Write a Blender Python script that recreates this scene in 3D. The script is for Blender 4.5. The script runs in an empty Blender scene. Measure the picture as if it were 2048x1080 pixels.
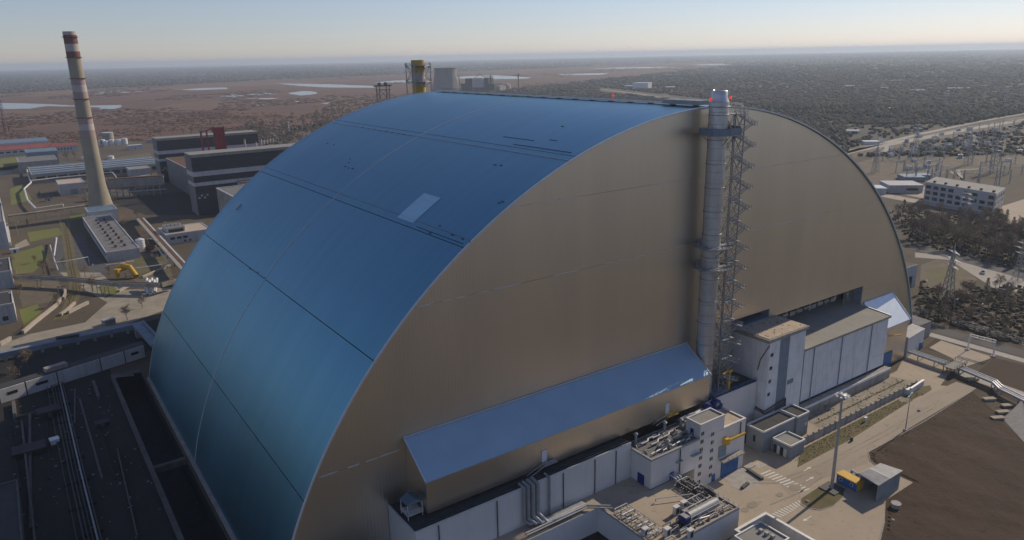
import bpy, math, random
import numpy as np
from mathutils import Vector, Matrix, noise as mnoise
R = math.radians
random.seed(7)
rng = np.random.default_rng(11)
SC = bpy.context.scene
COL = SC.collection

# ---------------------------------------------------------------- camera
CAM = Vector((-172.738, -146.733, 123.522))
YAW, PIT, ROL, FPX = 0.603284, 0.285359, -0.0211264, 1463.025      # focal length in pixels of a 2048 px wide frame
_fw = Vector((math.sin(YAW)*math.cos(PIT), math.cos(YAW)*math.cos(PIT), -math.sin(PIT)))
_rt = Vector((math.cos(YAW), -math.sin(YAW), 0)); _up = _rt.cross(_fw)
_r2 = math.cos(ROL)*_rt + math.sin(ROL)*_up; _u2 = -math.sin(ROL)*_rt + math.cos(ROL)*_up
cd = bpy.data.cameras.new('camera'); cam = bpy.data.objects.new('camera', cd); COL.objects.link(cam)
m = Matrix.Identity(4)
for i in range(3):
    m[i][0] = _r2[i]; m[i][1] = _u2[i]; m[i][2] = -_fw[i]; m[i][3] = CAM[i]
cam.matrix_world = m
cd.sensor_width = 36; cd.lens = FPX/2048*36; cd.clip_start = 1; cd.clip_end = 90000
SC.camera = cam

# ---------------------------------------------------------------- sky, sun, exposure
SUN_EL, SUN_AZ = R(31), R(5.5)          # azimuth measured from +X towards +Y
W = bpy.data.worlds.new('World'); SC.world = W; W.use_nodes = True
wn = W.node_tree; bg = wn.nodes['Background']
sky = wn.nodes.new('ShaderNodeTexSky'); sky.sky_type = 'NISHITA'; sky.sun_disc = False
sky.sun_elevation = SUN_EL; sky.sun_rotation = R(90) - SUN_AZ
sky.altitude = 100; sky.air_density = 1.0; sky.dust_density = 0.12; sky.ozone_density = 5.0
hs = wn.nodes.new('ShaderNodeHueSaturation'); hs.inputs['Saturation'].default_value = .80       # hazy air: paler than a clean sky
tn = wn.nodes.new('ShaderNodeMix'); tn.data_type = 'RGBA'; tn.blend_type = 'MULTIPLY'; tn.inputs[0].default_value = 1; tn.inputs[7].default_value = (1.03, .95, 1.03, 1)
wn.links.new(sky.outputs[0], hs.inputs['Color']); wn.links.new(hs.outputs[0], tn.inputs[6]); wn.links.new(tn.outputs[2], bg.inputs[0]); bg.inputs[1].default_value = 0.118
sd = bpy.data.lights.new('sun', 'SUN'); sd.energy = 4.7; sd.angle = R(0.5); sd.color = (1, .84, .63)
sun = bpy.data.objects.new('sun', sd); COL.objects.link(sun)
SDIR = Vector((math.cos(SUN_EL)*math.cos(SUN_AZ), math.cos(SUN_EL)*math.sin(SUN_AZ), math.sin(SUN_EL)))
sun.rotation_euler = SDIR.to_track_quat('Z', 'Y').to_euler(); sun.location = (300, 0, 400)
vs = SC.view_settings; vs.view_transform = 'Standard'; vs.look = 'None'; vs.exposure = -0.36; vs.gamma = 1
try: SC.cycles.use_denoising = True; SC.cycles.denoiser = 'OPENIMAGEDENOISE'
except Exception: pass
HAZE = 8.5e-5                            # extinction of the air per metre
SC.cycles.max_bounces = 6; SC.cycles.volume_bounces = 2; SC.cycles.caustics_reflective = False; SC.cycles.caustics_refractive = False

# ---------------------------------------------------------------- pixel -> place (pixels of the 2048x1080 photograph)
def ray(px, py): return _fw*FPX + _r2*(px-1024) - _u2*(py-540)
def G(px, py, z=0.0):
    d = ray(px, py); t = (z-CAM.z)/d.z; return CAM + d*t
def F(px, py, y=0.0):
    d = ray(px, py); t = (y-CAM.y)/d.y; return CAM + d*t
def HT(px, py, xy):                      # height of a pixel's ray above the ground point xy
    d = ray(px, py); k = math.hypot(xy[0]-CAM.x, xy[1]-CAM.y)/math.hypot(d.x, d.y); return CAM.z + d.z*k

# ---------------------------------------------------------------- materials
MATS = {}
def mat(name, c1, c2=None, rough=.7, metal=0., scale=.3, detail=6, bump=0., bscale=None, streak=0., sc=(.1,.09,.08), emit=None, spec=None, wave=None, mixlo=.35, mixhi=.65, speck=0., scl=None):
    mt = bpy.data.materials.new(name); mt.use_nodes = True; nt = mt.node_tree; N, L = nt.nodes, nt.links
    b = N['Principled BSDF']; b.inputs['Roughness'].default_value = rough; b.inputs['Metallic'].default_value = metal
    if spec is not None: b.inputs['Specular IOR Level'].default_value = spec
    geo = N.new('ShaderNodeNewGeometry'); pos = geo.outputs['Position']
    if scl:
        mp = N.new('ShaderNodeMapping'); mp.inputs['Scale'].default_value = scl; L.new(pos, mp.inputs[0]); pos = mp.outputs[0]
    def noise(s, d=detail, vec=None, r=.6):
        n = N.new('ShaderNodeTexNoise'); n.inputs['Scale'].default_value = s; n.inputs['Detail'].default_value = d
        n.inputs['Roughness'].default_value = r
        L.new(vec or pos, n.inputs['Vector']); return n.outputs['Fac']
    def ramp(f, lo, hi):
        r = N.new('ShaderNodeMapRange'); r.inputs[1].default_value = lo; r.inputs[2].default_value = hi; L.new(f, r.inputs[0]); return r.outputs[0]
    def mix(f, a, c):
        x = N.new('ShaderNodeMix'); x.data_type = 'RGBA'; L.new(f, x.inputs[0])
        for k, v in ((6, a), (7, c)):
            if isinstance(v, tuple): x.inputs[k].default_value = (*v, 1)
            else: L.new(v, x.inputs[k])
        return x.outputs[2]
    c2 = c2 or tuple(v*.75 for v in c1)
    col = mix(ramp(noise(scale), mixlo, mixhi), c1, c2)
    if speck: col = mix(ramp(noise(scale*9, 3), .58, .75), col, tuple(v*(1-speck) for v in c2))
    if streak:
        mp = N.new('ShaderNodeMapping'); mp.inputs['Scale'].default_value = (.8, .8, .06); L.new(pos, mp.inputs[0])
        f = ramp(noise(1.0, 4, mp.outputs[0]), .52, .75)
        mm = N.new('ShaderNodeMath'); mm.operation = 'MULTIPLY'; mm.inputs[1].default_value = streak; L.new(f, mm.inputs[0])
        col = mix(mm.outputs[0], col, sc)
    L.new(col, b.inputs['Base Color'])
    h = None
    if wave:                                       # corrugation: (axis, period in metres, height)
        w = N.new('ShaderNodeTexWave'); w.wave_type = 'BANDS'; w.bands_direction = wave[0]; w.wave_profile = 'SIN'
        w.inputs['Scale'].default_value = math.pi/10/wave[1]; L.new(geo.outputs['Position'], w.inputs['Vector']); h = (w.outputs['Fac'], wave[2])
    elif bump: h = (noise(bscale or scale*8, 5), bump)
    if h:
        bp = N.new('ShaderNodeBump'); bp.inputs['Strength'].default_value = min(1, h[1]); bp.inputs['Distance'].default_value = .1 if wave else .3
        L.new(h[0], bp.inputs['Height']); L.new(bp.outputs[0], b.inputs['Normal'])
    if metal > .5:                                 # uneven sheen of big sheet metal
        rr = N.new('ShaderNodeMapRange'); rr.inputs[1].default_value = .3; rr.inputs[2].default_value = .7
        rr.inputs[3].default_value = rough*.85; rr.inputs[4].default_value = rough*1.2; L.new(noise(.05, 4), rr.inputs[0]); L.new(rr.outputs[0], b.inputs['Roughness'])
    if emit: b.inputs['Emission Color'].default_value = (*emit[0], 1); b.inputs['Emission Strength'].default_value = emit[1]
    MATS[name] = mt; return mt

mat('roof_steel', (.15,.355,.475), (.12,.325,.445), .38, 1, 1.0, 5, scl=(.012,.28,.012), wave=('Y', 2.4, .05), mixlo=.3, mixhi=.7)  # blue of the reflected sky partly put into the steel colour
mat('wall_steel', (.82,.74,.62), (.75,.685,.585), .36, 1, 1.0, streak=.25, sc=(.69,.61,.50), scl=(.07,.07,.01), wave=('X', .9, .18))
mat('roof_rib', (.38,.53,.66), (.34,.48,.61), .7, .5, .1, wave=('X', .8, .1))
mat('patch_steel', (.42,.68,.80), (.36,.61,.73), .5, .6, .5, scl=(1,.2,1))
mat('trim', (.72,.73,.73), (.62,.63,.63), .5, .3, .8)
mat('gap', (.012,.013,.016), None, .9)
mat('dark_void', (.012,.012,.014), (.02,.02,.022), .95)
mat('stack_steel', (.60,.61,.62), (.52,.53,.55), .38, .75, .35, streak=.35, sc=(.36,.36,.36))
mat('galv', (.38,.39,.40), (.30,.31,.32), .55, .35, .7)
mat('pipe_pale', (.62,.63,.62), (.5,.5,.5), .45, .4, .5)
mat('steel_dark', (.07,.075,.085), (.045,.05,.055), .6, .3, .6)
mat('white_panel', (.68,.67,.65), (.62,.61,.60), .55, 0, .12, streak=.25, sc=(.45,.44,.42), wave=('X', 1.0, .12))
mat('old_white', (.52,.52,.52), (.43,.44,.45), .8, 0, .25, bump=.1, bscale=3, streak=.6, sc=(.30,.27,.24))
mat('block_white', (.80,.81,.82), (.70,.715,.73), .8, 0, .25, bump=.1, bscale=3, streak=.55, sc=(.42,.38,.34))
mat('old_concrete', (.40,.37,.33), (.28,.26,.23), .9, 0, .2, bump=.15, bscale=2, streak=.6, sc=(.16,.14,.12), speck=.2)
mat('shade_concrete', (.13,.125,.115), (.085,.082,.078), .9, 0, .2, bump=.15, bscale=2, streak=.5, sc=(.05,.05,.048))  # concrete coloured darker to deepen the shade left of the arch
mat('annex_steel', (.68,.74,.80), (.62,.68,.74), .5, .5, .5)
mat('blue_grey_panel', (.22,.28,.34), (.17,.22,.27), .7, 0, .4, streak=.3)
mat('tan_roof', (.52,.43,.33), (.42,.35,.28), .9, 0, .4, speck=.3, bump=.1)
mat('olive_roof', (.27,.27,.25), (.23,.23,.215), .85, 0, .15, bump=.08, speck=.15)
mat('grey_roof', (.20,.20,.20), (.14,.14,.145), .9, 0, .25, bump=.1, speck=.25)
mat('dark_roof', (.05,.052,.058), (.035,.037,.042), .9, 0, .25, bump=.1, speck=.3)
mat('blue_roof', (.16,.24,.32), (.13,.19,.26), .6, .2, .2, streak=.2)
mat('yard', (.43,.36,.275), (.35,.295,.23), .92, 0, .07, bump=.06, bscale=2, speck=.22, mixlo=.3, mixhi=.7)
mat('yard_old', (.35,.31,.245), (.25,.225,.175), .95, 0, .12, bump=.15, bscale=1.5, speck=.4)
mat('road', (.38,.325,.255), (.31,.265,.21), .92, 0, .05, bump=.05, bscale=2, speck=.2, scl=(.35,1,1))
mat('road_far', (.42,.385,.33), (.34,.31,.27), .95, 0, .03, speck=.2)
mat('asphalt', (.07,.07,.072), (.10,.098,.095), .93, 0, .1, speck=.3, bump=.08)
mat('gravel', (.044,.025,.014), (.062,.037,.022), .97, 0, .06, bump=.6, bscale=1.1, speck=.5, mixlo=.3, mixhi=.7)
mat('grass', (.105,.105,.040), (.16,.125,.065), .97, 0, .12, bump=.4, bscale=1.2, speck=.4)
mat('grass_green', (.12,.165,.028), (.17,.15,.045), .97, 0, .1, bump=.4, bscale=1.2, speck=.35)
mat('dirt', (.17,.135,.095), (.11,.095,.06), .97, 0, .09, bump=.4, bscale=1, speck=.4)
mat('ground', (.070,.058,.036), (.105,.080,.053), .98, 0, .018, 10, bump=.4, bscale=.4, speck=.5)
mat('shade_ground', (.012,.0115,.011), (.021,.020,.017), .97, 0, .1, bump=.4, bscale=1, speck=.5)  # near-black ground colour with the shadow's depth painted in
mat('kerb', (.42,.40,.37), (.34,.32,.30), .9, 0, .6)
mat('paint', (.70,.68,.63), (.50,.47,.42), .8, 0, 1.3, mixlo=.45, mixhi=.7)
mat('blue', (.02,.13,.36), (.016,.10,.28), .5, 0, .8, streak=.25, sc=(.02,.06,.14))
mat('navy', (.010,.022,.20), (.008,.014,.12), .45, 0, .8)
mat('yellow', (.62,.38,.03), (.50,.29,.02), .5, 0, .8)
mat('cabin_yellow', (.70,.43,.03), (.62,.36,.03), .5, 0, .8)
mat('cabin_blue', (.01,.13,.42), (.01,.10,.34), .5, 0, .8)
mat('red_iron', (.33,.030,.030), (.22,.025,.025), .7, 0, .3)
mat('red_roof', (.30,.075,.06), (.22,.06,.05), .8, 0, .2)
mat('rust', (.16,.075,.04), (.10,.05,.03), .9, 0, .5)
mat('glass', (.03,.04,.05), (.02,.028,.035), .12, 0, .4, spec=.6)
mat('lamp_glass', (.75,.77,.78), (.7,.7,.7), .25, 0, 1)
mat('red_lamp', (.5,.02,.01), None, .4, emit=((1,.07,.03), .9))
mat('dark_cladding', (.034,.036,.046), (.022,.024,.030), .75, 0, .12, streak=.3, sc=(.05,.05,.055), bump=.05)
mat('chim_concrete', (.36,.315,.24), (.29,.255,.195), .9, 0, .08, bump=.06, bscale=1.5, streak=.35, sc=(.2,.175,.135))
mat('chim_white', (.50,.45,.42), (.42,.38,.36), .85, 0, .15, streak=.3, sc=(.4,.36,.33))
mat('chim_red', (.19,.070,.062), (.16,.070,.062), .85, 0, .15, streak=.3)
mat('chim_faded', (.40,.285,.275), (.33,.25,.24), .85, 0, .15, streak=.3)
mat('stack_yellow', (.55,.36,.06), (.44,.29,.05), .7, 0, .25, streak=.3)
mat('tower_concrete', (.27,.26,.24), (.21,.205,.195), .9, 0, .02, streak=.4, scl=(.1,.1,.1))
mat('marsh', (.145,.058,.024), (.075,.038,.018), .98, 0, .0045, 12, bump=.6, bscale=.12, speck=.35, mixlo=.3, mixhi=.7)
mat('marsh_pale', (.165,.092,.045), (.12,.066,.034), .98, 0, .006, 10, bump=.4, bscale=.1, speck=.3)
mat('far_ground', (.046,.046,.032), (.076,.060,.040), .98, 0, .0022, 12, speck=.4, mixlo=.3, mixhi=.7)
mat('water', (.012,.017,.022), (.015,.02,.025), .12, 0, .002, spec=.5, bump=.0)
mat('bark', (.10,.078,.058), (.07,.055,.042), .95, 0, 1)
mat('twigs', (.25,.185,.13), (.17,.13,.092), .97, 0, .25)
mat('twigs_pale', (.34,.265,.19), (.24,.19,.135), .97, 0, .2)
mat('twigs_olive', (.24,.21,.10), (.16,.145,.07), .97, 0, .2)
mat('needles', (.026,.044,.022), (.042,.058,.026), .95, 0, .2)
mat('forest_dark', (.044,.052,.036), (.070,.064,.043), .97, 0, .045, 6, mixlo=.35, mixhi=.65)
mat('forest_brown', (.115,.084,.057), (.062,.054,.038), .97, 0, .05, 6)
mat('undergrowth', (.15,.115,.075), (.075,.065,.042), .97, 0, .15, 5)
mat('reed', (.13,.056,.026), (.082,.042,.021), .97, 0, .02, 5)

# ---------------------------------------------------------------- mesh builder
class MB:
    def __init__(s): s.v = []; s.f = []; s.smooth = []
    def add(s, vs, fs, sm=False):
        o = len(s.v); s.v += [tuple(p) for p in vs]; s.f += [tuple(i+o for i in q) for q in fs]; s.smooth += [sm]*len(fs); return s
    def box(s, x0, x1, y0, y1, z0, z1):
        return s.add([(x0,y0,z0),(x1,y0,z0),(x1,y1,z0),(x0,y1,z0),(x0,y0,z1),(x1,y0,z1),(x1,y1,z1),(x0,y1,z1)],
                     [(0,3,2,1),(4,5,6,7),(0,1,5,4),(1,2,6,5),(2,3,7,6),(3,0,4,7)])
    def obox(s, c, sx, sy, sz, rz=0.):            # box standing at c, turned by rz
        ca, sa = math.cos(rz), math.sin(rz); vs = []
        for z in (0, sz):
            for x, y in ((-sx/2,-sy/2),(sx/2,-sy/2),(sx/2,sy/2),(-sx/2,sy/2)):
                vs.append((c[0]+ca*x-sa*y, c[1]+sa*x+ca*y, c[2]+z))
        return s.add(vs, [(0,3,2,1),(4,5,6,7),(0,1,5,4),(1,2,6,5),(2,3,7,6),(3,0,4,7)])
    def prism(s, poly, z0, z1):                   # upright prism over a ground polygon
        n = len(poly); a = sum(poly[i][0]*poly[(i+1)%n][1]-poly[(i+1)%n][0]*poly[i][1] for i in range(n))
        if a < 0: poly = poly[::-1]
        vs = [(p[0],p[1],z0) for p in poly]+[(p[0],p[1],z1) for p in poly]
        return s.add(vs, [tuple(range(n))[::-1], tuple(range(n,2*n))]+[(i,(i+1)%n,n+(i+1)%n,n+i) for i in range(n)])
    def xprism(s, poly, y0, y1):                  # prism over a polygon in the x-z plane
        n = len(poly); vs = [(p[0],y0,p[1]) for p in poly]+[(p[0],y1,p[1]) for p in poly]
        return s.add(vs, [tuple(range(n)), tuple(range(n,2*n))[::-1]]+[((i+1)%n,i,n+i,n+(i+1)%n) for i in range(n)])
    def sheet(s, poly, z):
        n = len(poly); a = sum(poly[i][0]*poly[(i+1)%n][1]-poly[(i+1)%n][0]*poly[i][1] for i in range(n))
        if a < 0: poly = poly[::-1]
        return s.add([(p[0],p[1],z) for p in poly], [tuple(range(n))])
    def cyl(s, a, b, r0, r1=None, n=8, cap=True, sm=True):
        a, b = Vector(a), Vector(b); r1 = r0 if r1 is None else r1
        d = (b-a); 
        if d.length < 1e-6: return s
        d.normalize(); u = d.orthogonal().normalized(); w = d.cross(u)
        o = len(s.v); vs = []
        for p, r in ((a,r0),(b,r1)):
            for k in range(n):
                t = 2*math.pi*k/n; vs.append(p+u*(math.cos(t)*r)+w*(math.sin(t)*r))
        s.add(vs, [(k,(k+1)%n,n+(k+1)%n,n+k) for k in range(n)], sm)
        if cap: s.add(vs[:n], [tuple(range(n))[::-1]]); s.add(vs[n:], [tuple(range(n))])
        return s
    def lathe(s, c, prof, n=24, cap=True):        # prof = [(r, z)]
        o = len(s.v); vs = []
        for r, z in prof:
            for k in range(n):
                t = 2*math.pi*k/n; vs.append((c[0]+r*math.cos(t), c[1]+r*math.sin(t), c[2]+z))
        fs = []
        for j in range(len(prof)-1):
            for k in range(n): fs.append((j*n+k, j*n+(k+1)%n, (j+1)*n+(k+1)%n, (j+1)*n+k))
        s.add(vs, fs, True)
        if cap: s.add(vs[:n], [tuple(range(n))[::-1]]); s.add(vs[-n:], [tuple(range(n))])
        return s
    def path(s, pts, r, n=7):                     # pipe through points
        for i in range(len(pts)-1):
            a, b = Vector(pts[i]), Vector(pts[i+1]); d = (b-a).normalized()*r*.35
            s.cyl(a-d if i else a, b+d if i < len(pts)-2 else b, r, r, n)
        return s
    def bar(s, a, b, w=.1, h=None):               # square bar
        a, b = Vector(a), Vector(b); h = h or w; d = (b-a)
        if d.length < 1e-6: return s
        d.normalize(); u = Vector((0,0,1)).cross(d)
        if u.length < .05: u = Vector((1,0,0))
        u.normalize(); w2 = d.cross(u)
        vs = [p+u*i*w/2+w2*j*h/2 for p in (a,b) for i,j in ((-1,-1),(1,-1),(1,1),(-1,1))]
        return s.add(vs, [(0,3,2,1),(4,5,6,7),(0,1,5,4),(1,2,6,5),(2,3,7,6),(3,0,4,7)])
    def rail(s, pts, h=1.1, w=.07, step=2.5, mid=True):
        for i in range(len(pts)-1):
            a, b = Vector(pts[i]), Vector(pts[i+1]); n = max(1, round((b-a).length/step))
            for k in range(n+1):
                p = a.lerp(b, k/n); s.bar(p, p+Vector((0,0,h)), w)
            for z in ((h, h*.5) if mid else (h,)): s.bar(a+Vector((0,0,z)), b+Vector((0,0,z)), w)
        return s
    def mesh(s, name, mt, loc=(0,0,0)):
        me = bpy.data.meshes.new(name); lx, ly, lz = loc
        me.from_pydata([(x-lx,y-ly,z-lz) for x,y,z in s.v], [], s.f)
        me.polygons.foreach_set('use_smooth', s.smooth); me.materials.append(MATS[mt]); me.update(); return me
    def build(s, name, mt, parent=None):
        loc = (0,0,0); p = parent
        while p is not None: loc = tuple(loc[i]+p.location[i] for i in range(3)); p = p.parent
        o = bpy.data.objects.new(name, s.mesh(name, mt, loc)); COL.objects.link(o); o.parent = parent; return o

def tag(o, label, cat, group=None):
    o['label'] = label; o['category'] = cat
    if group: o['group'] = group
    return o
def thing(name, label, cat, loc, group=None):
    o = bpy.data.objects.new(name, None); COL.objects.link(o); o.location = loc; o.empty_display_size = 1
    return tag(o, label, cat, group)
def kind(o, k): o['kind'] = k; return o
def struct(name, poly, z, mt): return kind(MB().sheet(poly, z).build(name, mt), 'structure')
def copy_tree(o, parent=None):
    c = o.copy(); COL.objects.link(c); c.parent = parent
    for ch in list(o.children): copy_tree(ch, c)
    return c
def rect(x0, x1, y0, y1): return [(x0,y0),(x1,y0),(x1,y1),(x0,y1)]
def px_poly(pts, z=0.): return [tuple(G(x, y, z)[:2]) for x, y in pts]

# ================================================================ THE SETTING
PX0, PX1, PY0, PY1 = -900., 760., -760., 1230.
PIT_X0, PIT_X1, PIT_Y0, PIT_Y1 = -151., -141.2, -40., 173.
def ring_ground():
    N = 96; Rf = 25000.; cx, cy = -100., 200.
    inner = []; outer = []
    for k in range(N):
        t = 2*math.pi*(k+.5)/N; dx, dy = math.cos(t), math.sin(t)
        s = min(((PX1-cx) if dx > 0 else (PX0-cx))/dx if abs(dx) > 1e-9 else 1e9, ((PY1-cy) if dy > 0 else (PY0-cy))/dy if abs(dy) > 1e-9 else 1e9)
        inner.append((cx+dx*s, cy+dy*s, 0)); outer.append((cx+dx*Rf, cy+dy*Rf, 0))
    for X, Y in ((PX0,PY0),(PX1,PY0),(PX1,PY1),(PX0,PY1)):         # snap the nearest inner vertex to each corner
        k = min(range(N), key=lambda i: (inner[i][0]-X)**2+(inner[i][1]-Y)**2); inner[k] = (X, Y, 0)
    return MB().add(inner+outer, [(k, N+k, N+(k+1)%N, (k+1)%N) for k in range(N)])
kind(ring_ground().build('ground', 'far_ground'), 'structure')
g = MB()
for r in ((PX0,PX1,PY0,PIT_Y0),(PX0,PX1,PIT_Y1,PY1),(PX0,PIT_X0,PIT_Y0,PIT_Y1),(PIT_X1,PX1,PIT_Y0,PIT_Y1)): g.sheet(rect(*r), 0)
kind(g.build('plant_ground', 'ground'), 'structure')
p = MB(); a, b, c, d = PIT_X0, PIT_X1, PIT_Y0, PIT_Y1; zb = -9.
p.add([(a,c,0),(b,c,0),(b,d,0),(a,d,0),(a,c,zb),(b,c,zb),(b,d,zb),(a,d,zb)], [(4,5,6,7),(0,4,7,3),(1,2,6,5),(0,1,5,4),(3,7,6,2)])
kind(p.build('trench', 'dark_void'), 'structure')  # near-black colour adds to the shade of the deep trench

def rough_poly(pts, z, amp, step, seed):          # pixel outline -> ground outline with an uneven edge
    q = [Vector((*G(x, y, z)[:2], 0)) for x, y in pts]; out = []
    for i in range(len(q)):
        a, b = q[i], q[(i+1)%len(q)]; n = max(1, min(40, int((b-a).length/step)))
        for k in range(n):
            p = a.lerp(b, k/n); f = mnoise.noise((p.x/step/1.7+seed*7.1, p.y/step/1.7, seed)); g_ = mnoise.noise((p.x/step/1.7, p.y/step/1.7+seed*3.3, seed+9))
            out.append((p.x+f*amp, p.y+g_*amp))
    return out
def tri_sheet(name, poly, z, mt):                 # uneven outlines are triangulated for safety
    import bmesh
    bm = bmesh.new(); vs = [bm.verts.new((x, y, z)) for x, y in poly]; f = bm.faces.new(vs); f.normal_update()
    if f.normal.z < 0: f.normal_flip()
    bmesh.ops.triangulate(bm, faces=[f]); me = bpy.data.meshes.new(name); bm.to_mesh(me); bm.free(); me.materials.append(MATS[mt])
    o = bpy.data.objects.new(name, me); COL.objects.link(o); return kind(o, 'structure')
tri_sheet('marsh', rough_poly([(-260,196),(0,187),(300,171),(700,153),(1000,140),(1400,124),(1470,129),(1300,148),(1000,180),(760,205),(660,245),(520,272),(300,282),(90,286),(0,290),(-260,300)], .05, 60, 200, 1), .05, 'marsh')
tri_sheet('reed_bed', rough_poly([(-100,222),(60,222),(150,218),(200,225),(300,215),(420,200),(520,205),(380,225),(240,236),(90,240),(-100,246)], .09, 40, 120, 4), .09, 'marsh_pale')
tri_sheet('reed_bed', rough_poly([(-100,190),(250,178),(480,166),(740,158),(560,170),(300,180),(100,192),(-100,200)], .09, 60, 200, 5), .09, 'marsh_pale')
for i, w in enumerate([
    [(-60,205),(20,204),(100,207),(160,211),(242,209),(243,214),(222,221),(203,222),(196,215),(150,213),(95,212),(60,218),(20,219),(-60,218)],
    [(178,187),(215,182),(300,180),(250,186),(195,190)], [(350,181),(400,175),(452,173),(456,178),(390,182)],
    [(438,193),(472,187),(492,191),(470,196)], [(495,189),(540,183),(556,187),(512,192)], [(572,187),(600,180),(628,180),(636,188),(604,194)],
    [(488,196),(560,195),(546,199),(505,199)], [(568,200),(602,197),(596,206)], [(556,164),(640,166),(746,172),(748,178),(650,177),(590,171)],
    [(748,166),(790,160),(852,156),(853,163),(770,169)], [(898,157),(930,151),(990,148),(1064,155),(1048,159),(960,160)],
    [(1112,149),(1160,146),(1218,145),(1203,150),(1130,152)], [(1172,139),(1240,134),(1325,132),(1362,135),(1260,138)], [(1376,131),(1420,127),(1450,126),(1458,129),(1400,132)],
    [(500,210),(530,208),(524,213)], [(640,206),(660,204),(655,209)]]):
    cw = sum(q[1] for q in w)/len(w); w = [(x, cw+(y-cw)*(.62 if i else .8)) for x, y in w]
    tri_sheet('water', rough_poly(w, .14, 14 if i else 10, 45, 20+i), .14, 'water')
# clearings and dry meadows on the wooded plain to the right
for i, w in enumerate([[(1660,232),(1750,214),(1830,212),(1800,226),(1700,244)],[(1650,165),(1720,155),(1700,163)],[(1480,212),(1560,205),(1640,235),(1560,236)],
    [(1720,330),(1800,292),(2060,255),(2060,330),(1900,345),(1740,372)],[(1200,180),(1330,190),(1410,208),(1250,196)],[(1880,190),(2060,176),(2060,186),(1900,200)],
    [(1400,150),(1560,138),(1600,142),(1450,156)],[(1700,300),(1830,270),(2060,232),(2060,262),(1850,290),(1715,318)]]):
    tri_sheet('meadow', rough_poly(w, .06, 25, 60, 60+i), .06+.005*i, 'dirt' if i in (3,4,7) else 'ground')
def road_strip(name, pts, w, z, mt):
    q = [Vector(p) for p in pts]; L_, R_ = [], []
    for i, p in enumerate(q):
        d = (q[min(i+1,len(q)-1)]-q[max(i-1,0)]); d.normalize(); n = Vector((-d.y, d.x))
        L_.append((p.x+n.x*w/2, p.y+n.y*w/2, z)); R_.append((p.x-n.x*w/2, p.y-n.y*w/2, z))
    n = len(q); return kind(MB().add(R_+L_, [(i, i+1, n+i+1, n+i) for i in range(n-1)]).build(name, mt), 'structure')
def px_road(name, pts, w, z, mt): return road_strip(name, [tuple(G(x, y)[:2]) for x, y in pts], w, z, mt)
px_road('road', [(1660,316),(1700,303),(1760,292),(1850,275),(1950,256),(2060,238)], 16, .13, 'road_far')
px_road('road', [(1690,306),(1760,288),(1840,268),(1960,243),(2060,225)], 9, .13, 'road_far')
px_road('road', [(1735,310),(1762,308),(1775,298),(1772,292)], 6, .14, 'road_far')
px_road('road', [(1730,383),(1800,397),(1880,411),(1960,424),(2060,441)], 15, .13, 'road_far')
px_road('road', [(1200,178),(1280,188),(1340,198),(1420,206),(1490,213)], 12, .13, 'road_far')
px_road('path', [(1900,342),(1925,360),(1915,340),(1960,338)], 4, .13, 'road_far')
struct('parking', px_poly([(1800,388),(1835,372),(1856,375),(1850,398)]), .15, 'yard')
struct('parking', px_poly([(1980,420),(2060,395),(2060,470),(2020,450)]), .15, 'yard')

# ---- yard in front of the end wall
struct('yard', [(-30,-24),(-1,-14),(20,-13),(41,-13.2),(104,-13.2),(131,-4),(121,-26),(104,-30),(112,-39),(36,-40.5),(31,-47),(31,-62),(0,-70),(-30,-70)], .02, 'yard')
struct('loading_ramp', px_poly([(1443,953),(1484,986),(1527,964),(1480,935)]), .045, 'kerb')
struct('apron', [(38,-24),(40,-15.4),(97,-14.6),(101,-23.5)], .05, 'yard_old')
struct('verge', [(11,-32.4),(21.5,-26.6),(96,-26.6),(90,-29.5),(40,-32.6)], .05, 'grass')
struct('road', [(0,-33),(40,-33.2),(88,-31),(112,-32),(112,-39.2),(36,-40.4),(32,-44),(9,-40),(-4,-41)], .04, 'road')
struct('island', [(88,-27.5),(97,-26.2),(101,-27.6),(98,-29.8),(90,-30.4)], .07, 'grass')
isl = [tuple(G(x, y)[:2]) for x, y in [(1600,998),(1601,1008),(1615,1017),(1640,1021),(1668,1012),(1688,994),(1690,982),(1665,968),(1640,972)]]
kind(MB().prism(isl, .0, .14).build('kerb', 'kerb'), 'structure')
ci = Vector((sum(p[0] for p in isl)/len(isl), sum(p[1] for p in isl)/len(isl), 0))
struct('traffic_island', [tuple((Vector((*p,0))-ci)*.955+ci)[:2] for p in isl], .155, 'grass')
fld = [(36.7,-40.6),(70,-41.0),(108,-39.6),(97,-52),(90,-58),(75,-75),(60,-170),(-60,-170),(-20,-80),(-2.5,-66.5),(6.2,-62.8),(16,-57.6),(31.2,-57.6),(30.8,-47.2),(32.6,-43.6)]
struct('gravel_field', fld, .10, 'gravel')
def in_poly(p, poly):
    c = False; n = len(poly)
    for i in range(n):
        a, b = poly[i], poly[(i+1)%n]
        if (a[1] > p[1]) != (b[1] > p[1]) and p[0] < (b[0]-a[0])*(p[1]-a[1])/(b[1]-a[1])+a[0]: c = not c
    return c
gm = MB(); gi = {}; st_ = .9
for ix in range(-30, 125):
    for iy in range(-125, -42):
        x, y = ix*st_, iy*st_
        if not all(in_poly((x+dx, y+dy), fld) for dx, dy in ((-.6,0),(.6,0),(0,-.6),(0,.6))): continue
        h = mnoise.fractal((x/9, y/9, 2.2), 1, 2, 4)*.30+mnoise.noise((x/1.7, y/1.7, 8))*.07
        for o_ in (-1.1, 1.1):                       # two ruts winding over the field
            dr = y-(-52-.16*(x-30)+3*math.sin(x/17)+o_)
            if abs(dr) < .55: h -= .16*(1-abs(dr)/.55)
        gi[(ix,iy)] = len(gm.v); gm.v.append((x, y, .24+h))
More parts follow.
